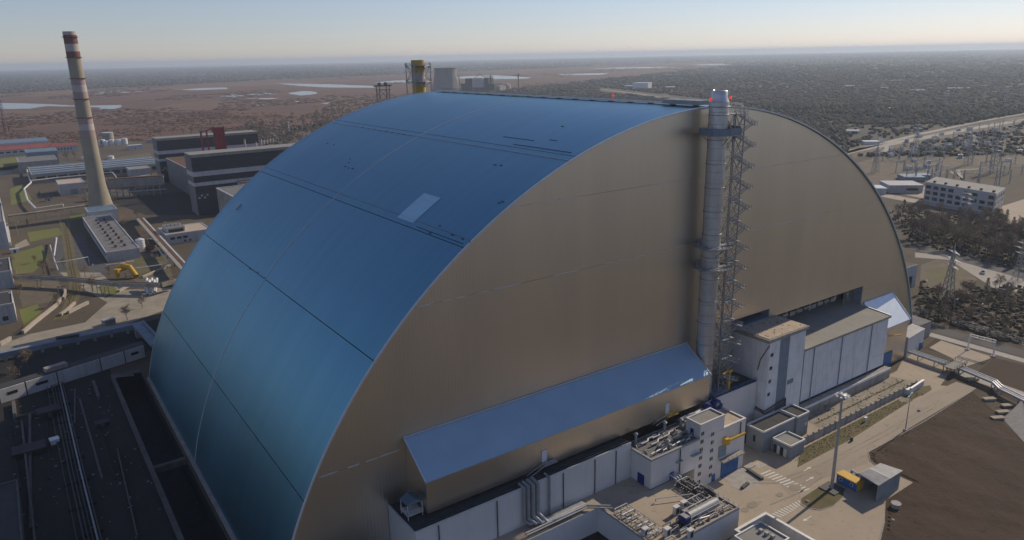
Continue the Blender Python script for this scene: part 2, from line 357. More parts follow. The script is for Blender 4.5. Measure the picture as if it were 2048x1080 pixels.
for (ix,iy), a in gi.items():
    if (ix+1,iy) in gi and (ix,iy+1) in gi and (ix+1,iy+1) in gi: gm.f.append((a, gi[(ix+1,iy)], gi[(ix+1,iy+1)], gi[(ix,iy+1)])); gm.smooth.append(True)
kind(gm.build('gravel_relief', 'gravel'), 'structure')
for a, b in (((108,-39.4),(70,-40.8)),((70,-40.8),(36.7,-40.4)),((36.7,-40.4),(32.5,-43.4)),((32.5,-43.4),(30.7,-47)),((6.2,-62.7),(-2.5,-66.3))):
    d = Vector((b[0]-a[0], b[1]-a[1])); n = max(1, round(d.length/3.0))
    for k in range(n):
        p0 = Vector(a)+d*(k+.03)/n; p1 = Vector(a)+d*(k+.97)/n
        kind(MB().bar((*p0,.09), (*p1,.09), .22, .18).build('kerb_stone', 'kerb'), 'structure')
struct('shed_slab', [(23,-44.8),(31,-47.5),(31,-57.2),(16,-57.2)], .06, 'yard')
# painted zebra bars and arrows
n = 11
for k in range(n):
    t = k/(n-1); a = G(1520+75*t, 948+36*t); b_ = G(1540+77*t, 940+37*t)
    d = (a-b_); w = G(1520+75*(t+.045), 948+36*(t+.045))-a
    kind(MB().add([(a.x,a.y,.07),(a.x+w.x,a.y+w.y,.07),(b_.x+w.x,b_.y+w.y,.07),(b_.x,b_.y,.07)], [(3,2,1,0)]).build('zebra_stripe', 'paint'), 'structure')
for k in range(10):
    t = k/9; a = G(1543+52*t, 1028-26*t); b_ = G(1563+40*t, 1036-26*t); w = G(1543+52*(t+.05), 1028-26*(t+.05))-a
    kind(MB().add([(a.x,a.y,.07),(a.x+w.x,a.y+w.y,.07),(b_.x+w.x,b_.y+w.y,.07),(b_.x,b_.y,.07)], [(3,2,1,0)]).build('zebra_stripe', 'paint'), 'structure')
for k in range(7):
    t = k/6; a = G(1503+16*t, 930-8*t); b_ = G(1520+16*t, 937-8*t); w = G(1503+16*(t+.07), 930-8*(t+.07))-a
    kind(MB().add([(a.x,a.y,.07),(a.x+w.x,a.y+w.y,.07),(b_.x+w.x,b_.y+w.y,.07),(b_.x,b_.y,.07)], [(3,2,1,0)]).build('zebra_stripe', 'paint'), 'structure')
for ax, ay, dx, dy in ((1614,1038,-3.2,.2),(1620,958,3.2,0),(1615,938,3.0,0)):
    c_ = G(ax, ay); s_ = 1 if dx > 0 else -1
    kind(MB().add([(c_.x-2*s_,c_.y-.15,.072),(c_.x+.4*s_,c_.y-.15,.072),(c_.x+.4*s_,c_.y-.6,.072),(c_.x+2*s_,c_.y,.072),(c_.x+.4*s_,c_.y+.6,.072),(c_.x+.4*s_,c_.y+.15,.072),(c_.x-2*s_,c_.y+.15,.072)], [(0,1,2,3,4,5,6) if s_ > 0 else (6,5,4,3,2,1,0)]).build('road_arrow', 'paint'), 'structure')
# slab joints of the old apron
for x in (52, 65, 78, 90):
    kind(MB().box(x-.12, x+.12, -23.2, -15.6, .045, .062).build('slab_joint', 'grass'), 'structure')
kind(MB().box(40, 98, -19.6, -19.3, .045, .061).build('slab_joint', 'grass'), 'structure')

# ---- right of the wall: strips of gravel, slabs and the ditch along the fence
struct('gravel_strip', [(136,-7.7),(153,-5),(155,-18.5),(136,-23.5)], .05, 'gravel')
struct('gravel_strip', [(118,-34),(148,-30),(152,-70),(105,-75),(112,-52)], .05, 'gravel')
struct('slab_path', [(138,-9),(150,-8),(148,-30),(126,-27),(134,-20)], .055, 'yard')
struct('slab_path', [(119,-28),(125,-28),(120,-70),(114,-70)], .07, 'kerb')
struct('slab_path', [(151,-2),(156,-1),(156,-75),(152,-75)], .07, 'kerb')
struct('ditch', [(158,14),(167,16),(163,-80),(157,-80)], .05, 'asphalt')
struct('dry_grass', [(140,10),(157,14),(157,60),(140,60)], .04, 'dirt')
struct('earth_track', px_poly([(1842,530),(1895,512),(1925,530),(1955,560),(1930,575),(1890,590),(1840,565)]), .05, 'dirt')
struct('grass_mound', px_poly([(1842,545),(1900,530),(1935,548),(1925,560),(1870,566)]), .07, 'grass')
struct('sand_track', px_poly([(1830,505),(1900,512),(1990,530),(2060,560),(2060,590),(1985,575),(1900,520),(1830,515)]), .06, 'road_far')
struct('service_lane', px_poly([(1818,487),(1900,498),(2000,520),(2060,540),(2060,562),(1980,540),(1880,512),(1822,500)]), .065, 'asphalt')

# ---- left of the arch: plant floor painted dark for the arch's shade, lane, lawns, railway
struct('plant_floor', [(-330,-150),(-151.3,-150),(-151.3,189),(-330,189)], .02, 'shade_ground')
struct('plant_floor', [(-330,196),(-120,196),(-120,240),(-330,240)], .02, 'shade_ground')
struct('lane', px_poly([(0,690),(60,668),(170,645),(215,605),(135,560),(120,545),(200,545),(240,580),(345,575),(330,620),(235,655),(140,672),(0,712)]), .03, 'yard_old')
struct('lane', px_poly([(118,555),(108,480),(170,470),(178,500),(215,530),(212,560)]), .028, 'asphalt')
struct('lawn', px_poly([(20,510),(85,490),(95,520),(65,545),(30,548)]), .04, 'grass_green')
struct('lawn', px_poly([(55,465),(118,455),(125,470),(60,484)]), .04, 'grass_green')
struct('lawn', px_poly([(20,378),(45,368),(65,400),(22,410)]), .04, 'grass_green')
struct('lawn', px_poly([(140,432),(170,427),(170,437),(140,440)]), .04, 'grass_green')
struct('lawn', px_poly([(0,318),(75,308),(60,330),(0,345)]), .04, 'grass_green')
struct('lawn', px_poly([(130,330),(300,305),(310,325),(200,345)]), .036, 'dirt')
struct('lawn', px_poly([(0,335),(60,328),(70,345),(0,352)]), .04, 'grass')
struct('lawn', px_poly([(195,575),(225,568),(238,585),(210,598)]), .045, 'grass_green')
struct('lawn', px_poly([(38,620),(75,608),(85,630),(50,660)]), .045, 'grass_green')
struct('lawn', px_poly([(30,565),(118,560),(122,600),(45,615)]), .04, 'dirt')
struct('bare_earth', px_poly([(265,560),(340,535),(348,560),(300,575)]), .04, 'dirt')
struct('bare_earth', px_poly([(250,520),(330,505),(335,528),(270,555)]), .04, 'grass')
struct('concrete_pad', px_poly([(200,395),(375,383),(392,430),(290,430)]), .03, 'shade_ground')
struct('lane', px_poly([(30,490),(52,478),(60,490),(30,500)]), .045, 'yard_old')
struct('lane', px_poly([(0,342),(45,338),(160,325),(160,330),(45,345),(0,350)]), .05, 'yard_old')
rl = [tuple(G(x, y)[:2]) for x, y in [(118,640),(138,615),(150,585),(150,560),(143,530),(135,480),(128,440)]]
road_strip('railway_bed', rl, 6.5, .05, 'grass')
for s_ in (-.76, .76):
    q = [Vector(p) for p in rl]; pts = []
    for i, p_ in enumerate(q):
        d = q[min(i+1,len(q)-1)]-q[max(i-1,0)]; d.normalize(); pts.append((p_.x-d.y*s_, p_.y+d.x*s_, .14))
    mm_ = MB()
    for i in range(len(pts)-1): mm_.bar(pts[i], pts[i+1], .14, .18)
    kind(mm_.build('rail', 'rust'), 'structure')

# ================================================================ THE ARCH
ZC, RZ, NN = -17.8813, 125.818, 1.90200711
RX = 128.5/(1-(49.3813/125.818)**NN)**(1/NN); LEN = 162.
def prof_x(z): return RX*max(0., 1-(abs(z-ZC)/RZ)**NN)**(1/NN)
def prof_z(x): return ZC+RZ*max(0., 1-(abs(x)/RX)**NN)**(1/NN)
X0A = prof_x(0.); ZT = prof_z(0.)
# outline of the end wall: left foot -> crown -> right foot
half = [(-prof_x(z), z) for z in np.linspace(0, 84, 30)]
half += [(x, prof_z(x)) for x in np.linspace(half[-1][0], 0, 24)[1:]]
OUT = half + [(-x, z) for x, z in half[-2::-1]]
def clip(poly, ax, val, keep_greater):
    out = []
    for i in range(len(poly)):
        a, b = poly[i], poly[(i+1)%len(poly)]; ia = (a[ax] >= val) == keep_greater; ib = (b[ax] >= val) == keep_greater
        if ia: out.append(a)
        if ia != ib:
            t = (val-a[ax])/(b[ax]-a[ax]); out.append((a[0]+(b[0]-a[0])*t, a[1]+(b[1]-a[1])*t))
    return out
def cliprect(poly, x0, x1, z0, z1):
    for ax, v, k in ((0,x0,True),(0,x1,False),(1,z0,True),(1,z1,False)):
        poly = clip(poly, ax, v, k)
        if len(poly) < 3: return None
    return poly
arch = thing('confinement_arch', 'huge silver-blue arched steel hall with brown metal end wall filling the picture', 'arch building', (0, 80, 0))
# roof strips, split by the long seams and the cross seam at mid length
cuts = [-X0A, -130.5, -111., -85.8, -51., 0., 51., 85.8, 111., 130.5, X0A]
def strip_pts(xa, xb, n=14):
    za, zb = prof_z(xa), prof_z(xb); pts = []
    steep = max(abs(xa), abs(xb)) > 100
    for k in range(n+1):
        t = k/n
        if steep: z = za+(zb-za)*t; x = math.copysign(prof_x(z), xa if abs(xa) > 1 else xb)
        else: x = xa+(xb-xa)*t; z = prof_z(x)
        pts.append((x, z))
    return pts
def offs(pts, d):                                   # move a profile line along its outward normal
    out = []
    for i, (x, z) in enumerate(pts):
        a, b = pts[max(i-1,0)], pts[min(i+1,len(pts)-1)]; tx, tz = b[0]-a[0], b[1]-a[1]; l = math.hypot(tx, tz); out.append((x-tz/l*d, z+tx/l*d))
    return out
def trim_ends(pts, g_):
    q = list(pts)
    for e, s_ in ((0, 1), (-1, -2)):
        a, b = q[e], q[s_]; l = math.hypot(b[0]-a[0], b[1]-a[1]); q[e] = (a[0]+(b[0]-a[0])*g_/l, a[1]+(b[1]-a[1])*g_/l)
    return q
for i in range(len(cuts)-1):
    base_ = strip_pts(cuts[i], cuts[i+1]); pts = trim_ends(base_, .11)
    for y0, y1 in ((-.5, 81.6), (82.2, LEN+.5)):
        outp, inp = pts, offs(pts, -.45); n = len(pts); mb = MB()
        vs = [(x,y0,z) for x,z in outp]+[(x,y1,z) for x,z in outp]+[(x,y0,z) for x,z in inp]+[(x,y1,z) for x,z in inp]
        mb.add(vs, [(k+1,k,n+k,n+k+1) for k in range(n-1)], True)
        mb.add(vs, [(2*n+k,2*n+k+1,3*n+k+1,3*n+k) for k in range(n-1)], True)
        mb.add(vs, [(k,k+1,2*n+k+1,2*n+k) for k in range(n-1)]+[(n+k+1,n+k,3*n+k,3*n+k+1) for k in range(n-1)]+[(0,2*n,3*n,n),(n-1,2*n-1,4*n-1,3*n-1)])
        mb.build('roof_panel', 'roof_steel', arch)
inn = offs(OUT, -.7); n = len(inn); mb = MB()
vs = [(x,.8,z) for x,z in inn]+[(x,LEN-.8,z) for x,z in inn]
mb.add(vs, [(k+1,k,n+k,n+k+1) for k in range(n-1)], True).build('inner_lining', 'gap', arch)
# raised cross seam and bright rims
def rib(y0, y1, d0, d1, mt, name, a=0, b=None):
    src = OUT[a:b]; o1, o0 = offs(src, d1), offs(src, d0); n = len(src); mb = MB()
    vs = [(x,y0,z) for x,z in o0]+[(x,y0,z) for x,z in o1]+[(x,y1,z) for x,z in o1]+[(x,y1,z) for x,z in o0]
    for k in range(n-1):
        mb.add(vs, [(k,k+1,n+k+1,n+k),(n+k,n+k+1,2*n+k+1,2*n+k),(2*n+k,2*n+k+1,3*n+k+1,3*n+k)])
    return mb.build(name, mt, arch)
rib(81.76, 82.04, -.3, .09, 'trim', 'cross_seam')
rib(-.85, -.52, -.35, .1, 'trim', 'rim_trim'); rib(LEN+.52, LEN+.85, -.35, .1, 'trim', 'rim_trim')
# double flashing beside two of the long seams
for x, s_ in ((-85.8, 1), (-51., -1)):
    z = prof_z(x+s_*2.2); xx = x+s_*2.2
    MB().box(xx-.12, xx+.12, 0, LEN, z-.2, z+.08).build('roof_flashing', 'blue_grey_panel', arch)
# end walls from sheet fields between the horizontal seams, the near one with the two openings
ZB = [0, 32.1, 67.3, 87.5, 120]
OPN = [(16.4, 36.4, 0, 37.4), (36.4, 95.2, 0, 34.0)]     # over the old turbine block
def wall_field(x0, x1, z0, z1, y0, y1, name='wall_panel'):
    pl = cliprect(offs(OUT, -.5), x0, x1, z0, z1)
    if pl: MB().xprism(pl, y0, y1).build(name, 'wall_steel', arch)
gp = .03
for za, zb in zip(ZB[:-1], ZB[1:]):
    segs = [(-200, 200, za+gp, zb-gp)]
    if za == 0: segs = [(-200, 16.4, za, zb-gp), (95.2, 200, za, zb-gp)]
    if za == 32.1: segs = [(-200, 16.4, za+gp, zb-gp), (16.4, 36.4, 37.4, zb-gp), (36.4, 95.2, 34.0, zb-gp), (95.2, 200, za+gp, zb-gp)]
    for s_ in segs: wall_field(*s_, -.25, .15)
    wall_field(-200, 200, za+gp, zb-gp, LEN-.15, LEN+.25)
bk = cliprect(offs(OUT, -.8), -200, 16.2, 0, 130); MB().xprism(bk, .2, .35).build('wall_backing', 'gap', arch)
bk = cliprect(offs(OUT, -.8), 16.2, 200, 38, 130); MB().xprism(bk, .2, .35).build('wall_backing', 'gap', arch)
# dashed bright flashing along the seams
for z in ZB[1:-1]:
    xe = prof_x(z)-1.5; x = -xe
    while x < xe:
        l = random.uniform(2.5, 9); 
        skip = (-106 < x+l and x < 101 and z < 40) or (-6 < x+l and x < 8)
        if not skip and random.random() < (.72 if z > 40 else .6): MB().box(x, min(x+l, xe), -.36, -.22, z-.1, z+.08).build('seam_flashing', 'trim', arch)
        x += l+random.uniform(.6, 3.5)
# ridge walkway with posts, rods and red lamps
wk = MB().box(-1.4, 1.4, 3, LEN-1, ZT+.35, ZT+.6); 
for k in range(17): wk.box(-1.2, 1.2, 5+k*9.4, 5.5+k*9.4, ZT-.5, ZT+.36)
wk = wk.build('ridge_walkway', 'galv', arch)
MB().rail([(-1.3,3,ZT+.6),(-1.3,LEN-1,ZT+.6)], 1.15, .08, 1.6).build('railing', 'galv', wk)
MB().rail([(1.3,3,ZT+.6),(1.3,LEN-1,ZT+.6)], 1.15, .08, 1.6).build('railing', 'galv', wk)
MB().box(-1.7, -1.45, 3, LEN-1, ZT+.3, ZT+.85).build('edge_beam', 'trim', wk)
rodm = MB().cyl((0,0,0),(0,0,4.6),.07,.04,5).mesh('lightning_rod', 'galv')
for k in range(34):
    o = bpy.data.objects.new('lightning_rod', rodm); COL.objects.link(o); o.parent = wk
    o.location = (random.choice((-1.5, 1.5)), 4+k*4.6-80, ZT+.6); o.scale = (1, 1, random.choice((.55,.6,.7,1.0,1.25)))
MB().box(-3.2, 1.2, 1.5, 16, ZT+.61, ZT+1.75).build('cable_tray', 'galv', wk)
for y in (40.,):
    MB().lathe((-1.6, y, ZT+1.8), [(.08,-1.2),(.08,0),(.35,.05),(.4,.4),(.2,.65)], 8).build('red_lamp', 'red_lamp', wk)
# the pale replacement sheet, the small black vents and scars
def on_roof(px, py):                                # where a pixel's ray meets the arch
    d = ray(px, py).normalized(); t = 60.
    while t < 700:
        p_ = CAM+d*t
        if abs(p_.x) < RX and p_.z < prof_z(p_.x): return p_
        t += .15
    return None
def roof_patch(p, lx, ly, name, mt, lift=.06):      # lies on the shell: lx along the curve, ly along the length
    pts = []; z0, x0 = p.z, p.x
    for k in range(7):
        x = x0+(k/6-.5)*lx*math.cos(math.atan((prof_z(x0+.5)-prof_z(x0-.5)))); pts.append((x, prof_z(x)))
    o = offs(pts, lift); i_ = offs(pts, -.1); n = 7
    vs = [(x,p.y-ly/2,z) for x,z in o]+[(x,p.y+ly/2,z) for x,z in o]+[(x,p.y-ly/2,z) for x,z in i_]+[(x,p.y+ly/2,z) for x,z in i_]
    MB().add(vs, [(k+1,k,n+k,n+k+1) for k in range(n-1)]+[(k,k+1,2*n+k+1,2*n+k) for k in range(n-1)]+[(n+k+1,n+k,3*n+k,3*n+k+1) for k in range(n-1)]+[(0,2*n,3*n,n),(n-1,2*n-1,4*n-1,3*n-1)]).build(name, mt, arch)
c1 = on_roof(795,437); c2 = on_roof(880,395); c3 = on_roof(828,448); c4 = on_roof(850,390)
pc = (c1+c2)/2; ly = abs((c3-c1).y); lx = abs(c4.x-c1.x)*1.22
roof_patch(Vector(((c1.x+c4.x)/2+.3, (c1.y+c3.y)/2+.5, 0)), lx, max(ly, 7), 'patch_panel', 'patch_steel', .12)
vents = [(725+i*12, 255+i*2.0) for i in range(9)]+[(700,318),(697,325),(690,333),(697,336),(705,337),(990,330),(1002,331),(1125,253),(655,287),(668,290),(860,466),(880,452),(905,470),(925,478),(940,484),(1005,404),(998,406),(500,538),(516,545),(530,556)]
for x, y in vents:
    p_ = on_roof(x, y)
    if p_: roof_patch(p_, random.uniform(.3, .5), random.uniform(.6, 1.5), 'roof_vent', 'steel_dark', .1)
for (xa, ya, xb, yb) in ((1005,274,1070,281),(1025,290,1145,304),(1098,280,1115,281),(835,452,925,490)):
    a, b_ = on_roof(xa, ya), on_roof(xb, yb)
    if a and b_: roof_patch((a+b_)/2, .12, abs(a.y-b_.y), 'roof_slot', 'gap', .08)
p_ = on_roof(477, 414); roof_patch(p_, 3.0, .5, 'roof_bracket', 'trim', .5)
# foot along the left side and the lit steelwork hanging in the opening
MB().box(-X0A-.6, -X0A+2.5, -.4, LEN+.4, -3, 1.4).build('foundation_beam', 'old_concrete', arch)
MB().box(X0A-2.5, X0A+.6, -.4, LEN+.4, -.5, 1.4).build('foundation_beam', 'old_concrete', arch)
for k in range(9):
    x = 40+k*6.2+random.uniform(-1.4,1.4)
    MB().box(x, x+.4, 3.2, 3.6, 29.2+.5*(k%2), 34).box(x-1.0, x+.4, 3.1, 3.5, 30.6, 31.1).build('bracket', 'old_white' if k%3 else 'old_concrete', arch)
for k in range(7):
    MB().box(88+k*1.05, 88.25+k*1.05, 3, 3.3, 26, 34.2).build('post', 'olive_roof', arch)
MB().box(36.5, 95, 4.4, 4.8, 33.0, 33.9).build('hanging_beam', 'steel_dark', arch); MB().box(36.5, 95, 5.2, 5.5, 30.2, 30.7).build('hanging_beam', 'steel_dark', arch)
for k in range(10): MB().box(41+k*4.3, 44.2+k*4.3, 3.2, 3.4, 29.6+.3*(k%3), 31.2).build('hanging_plate', 'old_concrete', arch)
for a_ in ((16.2,16.6,34.0,37.5),(36.2,36.6,33.9,37.5),(95.0,95.4,25,34.1)): MB().box(a_[0],a_[1],-.1,6,a_[2],a_[3]).build('opening_jamb', 'blue_grey_panel', arch)

# ================================================================ VENT STACK AND STAIR TOWER ON THE END WALL
SX, SY, ZP = -2.0, -5.0, 18.4
st = thing('ventilation_stack', 'tall silver steel ventilation stack standing in front of the arch end wall', 'chimney', (SX, SY, ZP))
zs = ZP; k = 0
while zs < 109.5:
    z1 = min(zs+3.4, 109.6); MB().lathe((SX,SY,0), [(2.75,zs+.04),(2.75,z1-.04)], 28).build('stack_section', 'stack_steel', st); k += 1; zs = z1
MB().lathe((SX,SY,0), [(2.6,ZP),(2.6,109)], 20, False).build('liner', 'steel_dark', st)
for z in range(22, 109, 7): MB().lathe((SX,SY,0), [(2.76,z-.12),(2.9,z-.12),(2.9,z+.12),(2.76,z+.12)], 28, False).build('flange_ring', 'galv', st)
MB().lathe((SX,SY,0), [(2.75,109.6),(2.2,111.0),(2.2,112.6),(1.9,112.9),(1.9,112.2)], 28).build('stack_cap', 'stack_steel', st)
MB().lathe((SX,SY,0), [(2.76,108.2),(3.2,108.2),(3.2,108.45),(2.76,108.45)], 24, False).build('collar', 'galv', st)
for dx in (-4.4, 4.0):
    MB().bar((SX+(3 if dx > 0 else -3),SY-.6,110.1),(SX+dx,SY-.6,110.1),.18).build('lamp_arm', 'galv', st)
    MB().lathe((SX+dx,SY-.6,110.1), [(.3,.0),(.42,.12),(.42,.6),(.2,.85)], 10).build('red_lamp', 'red_lamp', st)
MB().bar((SX+3.2,SY+.2,ZP),(SX+3.2,SY+.2,108),.16).build('ladder_rail', 'trim', st)
for zc_, rr, hh in ((100.6,6.3,1.9),(67.3,6.0,.35),(60.7,6.0,.35)):
    pf = MB(); oc = [(SX+.6+rr*math.cos(t), SY-.2+min(rr*math.sin(t), 4.4)) for t in np.linspace(0, 2*math.pi, 9)[:-1]+math.pi/8]
    pf = MB().prism(oc, zc_-.3, zc_).build('platform', 'galv', st)
    MB().rail([(x,y,zc_) for x,y in oc+[oc[0]]], 1.15, .08, 1.5).build('railing', 'galv', pf)
    if hh > 1: 
        scr = MB()
        for i in range(8):
            a, b_ = oc[i], oc[(i+1)%8]
            if a[1] < SY+2 or b_[1] < SY+2: scr.bar((*a, zc_+.95), (*b_, zc_+.95), .06, 1.9)
        scr.build('screen', 'blue_grey_panel', pf)
    for i in (0, 2, 5, 7):
        a = oc[i]; MB().bar((*a, zc_-.3), (SX+(a[0]-SX)*.45, SY+(a[1]-SY)*.45, zc_-3.2), .16).build('brace', 'galv', pf)

TX0, TX1, TY0, TY1 = 1.9, 6.0, -8.0, -4.2
tw = thing('stair_tower', 'slender lattice steel stair tower with zigzag flights beside the silver stack', 'stair tower', (4, -6, ZP))
for x in (TX0, TX1):
    for y in (TY0, TY1): MB().bar((x,y,ZP),(x,y,106.5),.26).build('column', 'galv', tw)
LV = np.linspace(ZP, 106, 15)
brm = MB(); h = LV[1]-LV[0]
for a, b_ in (((TX0,TY0),(TX1,TY0)),((TX0,TY1),(TX1,TY1)),((TX0,TY0),(TX0,TY1)),((TX1,TY0),(TX1,TY1))):
    brm.bar((*a,h),(*b_,h),.16); brm.bar((*a,0),(*b_,h),.12); brm.bar((*b_,0),(*a,h),.12); brm.bar((*a,h/2),(*b_,h/2),.1)
brm = brm.mesh('bracing', 'galv', (4,-6,0))
fl = MB()                                            # two flights and the landing that sticks out to the right
xa, xb = TX0+.3, TX1+2.9
for (p0, p1) in (((xa,-9.0,h*.52),(xb,-9.0,0)),):
    for dy in (-.45, .45): fl.bar((p0[0],p0[1]+dy,p0[2]),(p1[0],p1[1]+dy,p1[2]),.1,.28)
    for k in range(9):
        t = (k+.5)/9; fl.box(p0[0]+(p1[0]-p0[0])*t-.18, p0[0]+(p1[0]-p0[0])*t+.18, p0[1]-.4, p0[1]+.4, p0[2]*(1-t)-.02, p0[2]*(1-t)+.03)
    for dy in (-.5, .5): fl.bar((p0[0],p0[1]+dy,p0[2]+1.1),(p1[0],p1[1]+dy,p1[2]+1.1),.08); fl.bar((p0[0],p0[1]+dy,p0[2]+.6),(p1[0],p1[1]+dy,p1[2]+.6),.06)
    for k in range(5):
        t = k/4; x = p0[0]+(p1[0]-p0[0])*t; z = p0[2]*(1-t)
        for dy in (-.5,.5): fl.bar((x,p0[1]+dy,z),(x,p0[1]+dy,z+1.1),.07)
fl.box(xb-.1, xb+1.1, -9.5, -7.3, -.1, 0).rail([(xb,-9.5,0),(xb+1.1,-9.5,0),(xb+1.1,-7.3,0)],1.1,.08,1.1)
for dy in (-.45,.45): fl.bar((xb,-7.9+dy,0),(xa,-7.9+dy,-h*.48),.1,.28); fl.bar((xb,-7.9+dy,1.1),(xa,-7.9+dy,-h*.48+1.1),.08)
fl.box(xa-.9, TX1, -9.5, -7.8, h*.52-.1, h*.52)
flm = fl.mesh('stair_flight', 'galv', (4,-6,0))
for i, z in enumerate(LV[:-1]):
    for nm, me, zz in (('bracing', brm, z), ('stair_flight', flm, z+h*.45)):
        o = bpy.data.objects.new(nm, me); COL.objects.link(o); o.parent = tw; o.location = (0,0,zz-ZP)
MB().box(TX0-.4, TX1+.4, TY0-.6, TY1+.4, 105.9, 106.1).rail([(TX0-.4,TY0-.6,106.1),(TX1+.4,TY0-.6,106.1),(TX1+.4,TY1,106.1)],1.2,.08,1.5).build('top_platform', 'galv', tw)

# stack platform: white plinth building with dark deck, between the lean-to and the old block
pl = thing('stack_plinth', 'low white plinth with dark railed deck under the silver stack', 'plinth', (7, -5, 0))
MB().box(-5.0, 19.6, -9.5, -.4, 0, 18).build('wall', 'white_panel', pl)
MB().box(-4.8, 19.4, -9.3, -.5, 18, 18.3).build('deck', 'dark_roof', pl)
MB().rail([(-4.8,-9.4,18.2),(19.4,-9.4,18.2)],1.2,.1,2).build('railing', 'blue', pl)
MB().box(-1,5.5,-9,-2,18.31,18.9).build('support_frame', 'blue_grey_panel', pl)
jc = thing('jib_crane', 'small yellow jib crane on the deck at the foot of the stack', 'crane', (6.5, -8.2, 18.3))
MB().box(6.1, 6.9, -8.6, -7.8, 18.3, 24.6).build('post', 'yellow', jc); MB().obox((6.5,-8.2,24.6),1.6,1.4,.9).build('head', 'yellow', jc)
MB().bar((6.5,-8.2,25.2),(1.8,-9.6,25.6),.4,.5).build('jib', 'yellow', jc)

# ================================================================ LEAN-TO HALL AGAINST THE END WALL
def leanto(name, label, x0, x1, yd, zt, ze, zb, xb0=None, rt='roof_rib'):
    t = thing(name, label, 'lean-to', ((x0+x1)/2, -yd/2, zb))
    MB().add([(x0,-.3,zt),(x1,-.3,zt),(x1,-yd-.3,ze),(x0,-yd-.3,ze),(x0,-.3,zt-.35),(x1,-.3,zt-.35),(x1,-yd-.3,ze-.35),(x0,-yd-.3,ze-.35)],
             [(3,2,1,0),(4,5,6,7),(0,1,5,4),(2,3,7,6),(1,2,6,5),(3,0,4,7)]).build('roof', rt, t)
    MB().box(x0+.3, x1-.3, -yd, -yd+.3, zb, ze-.36).build('front_wall', 'wall_steel', t)
    for x in (x0+.3, x1-.6):
        vs = [(x,-.3,zb),(x,-yd+.3,zb),(x,-yd+.3,ze-.2),(x,-.3,zt-.4)]; vs += [(a+.3,b,c) for a,b,c in vs]
        MB().add(vs, [(0,1,2,3)[::-1],(4,5,6,7),(0,4,5,1),(1,5,6,2),(2,6,7,3),(3,7,4,0)][0:6]).build('end_wall', 'wall_steel', t)
    for x in (x0-.02, x1-.18):
        MB().bar((x+.1,-.3,zt+.08),(x+.1,-yd-.3,ze+.08),.22,.22).build('verge_trim', 'trim', t)
    MB().box(x0,x1,-.75,-.36,zt+.02,zt+.3).build('ridge_trim', 'trim', t)
    return t
lt = leanto('lean_to_hall', 'long lean-to with ribbed blue metal roof against the arch end wall', -105., -5.4, 10.5, 35.1, 28.0, 19.2)
for px_, py_ in ((1088,912),(1334,817)):
    p_ = F(px_, py_, -10.6); MB().box(p_.x-.8,p_.x+.8,-10.75,-10.51,p_.z-1.6,p_.z+1.7).build('door', 'lamp_glass', lt)
    ld = MB().box(p_.x-1,p_.x+3.2,-12.4,-10.8,p_.z-2.0,p_.z-1.8).rail([(p_.x-.9,-12.3,p_.z-1.8),(p_.x+3.1,-12.3,p_.z-1.8)],1.1,.08,1.3).build('landing', 'yellow' if px_ > 1200 else 'galv', lt)
    for dy in (-12.2,-11): MB().bar((p_.x-1,dy,p_.z-1.9),(p_.x-6,dy,19.0),.12,.25).bar((p_.x-1,dy,p_.z-.8),(p_.x-6,dy,20.1),.08).build('stair', 'galv', lt)
pc_ = thing('porch', 'little porch with pitched blue canopy at the left end of the lean-to', 'porch', (-107, -7.5, 18.6))
MB().add([(-109.4,-9.4,22.6),(-105.2,-9.4,22.6),(-105.2,-5.4,22.6),(-109.4,-5.4,22.6),(-107.3,-9.4,23.6),(-107.3,-5.4,23.6)],[(0,1,4),(1,2,5,4),(2,3,5),(3,0,4,5),(3,2,1,0)]).build('canopy', 'blue_roof', pc_)
for x in (-109.2,-105.4):
    for y in (-9.2,-5.6): MB().bar((x,y,18.6),(x,y,22.6),.15).build('post', 'trim', pc_)
MB().box(-109.4,-105.2,-9.4,-5.4,19.6,19.8).build('floor', 'trim', pc_); MB().rail([(-109.3,-5.5,19.8),(-109.3,-9.3,19.8),(-105.3,-9.3,19.8)],1,.1,1.2).build('railing','trim',pc_)

# ================================================================ LONG ANNEX UNDER THE LEAN-TO
an = thing('annex', 'long pale annex with dark flat roof below the lean-to', 'building', (-76, -7, 0))
AX0, AX1, AY = -110., -42., -14.2
xs = [AX0, -104, -87.5, -74.2, -66.5, -55.5, -47.8, AX1]
for a, b_ in zip(xs[:-1], xs[1:]): MB().box(a+.03, b_-.03, AY, AY+.6, 0, 18.2).build('wall_panel', 'white_panel', an)
MB().box(AX0-.3, AX0+.3, AY+.62, -.4, 0, 18.2).build('side_wall', 'white_panel', an)
MB().box(AX0+.3, AX1, AY+.65, -.4, 17.6, 18.25).build('roof', 'dark_roof', an)
for y_ in (-13.2,-12.3,-11.5): MB().box(AX0+2, AX1, y_, y_+.25, 18.25, 18.6).build('roof_channel', 'steel_dark', an)
MB().box(AX0-.35, AX1, AY-.08, AY+.3, 18.2, 18.6).build('coping', 'trim', an)
MB().box(AX0-.4, AX0-.02, AY+.3, -.4, 18.2, 18.6).build('coping', 'trim', an)
for x in (-104,-87.5,-66.5,-55.5,-47.8): MB().cyl((x,AY-.2,7.6),(x,AY-.2,18),.14,n=6).build('downpipe', 'steel_dark', an)
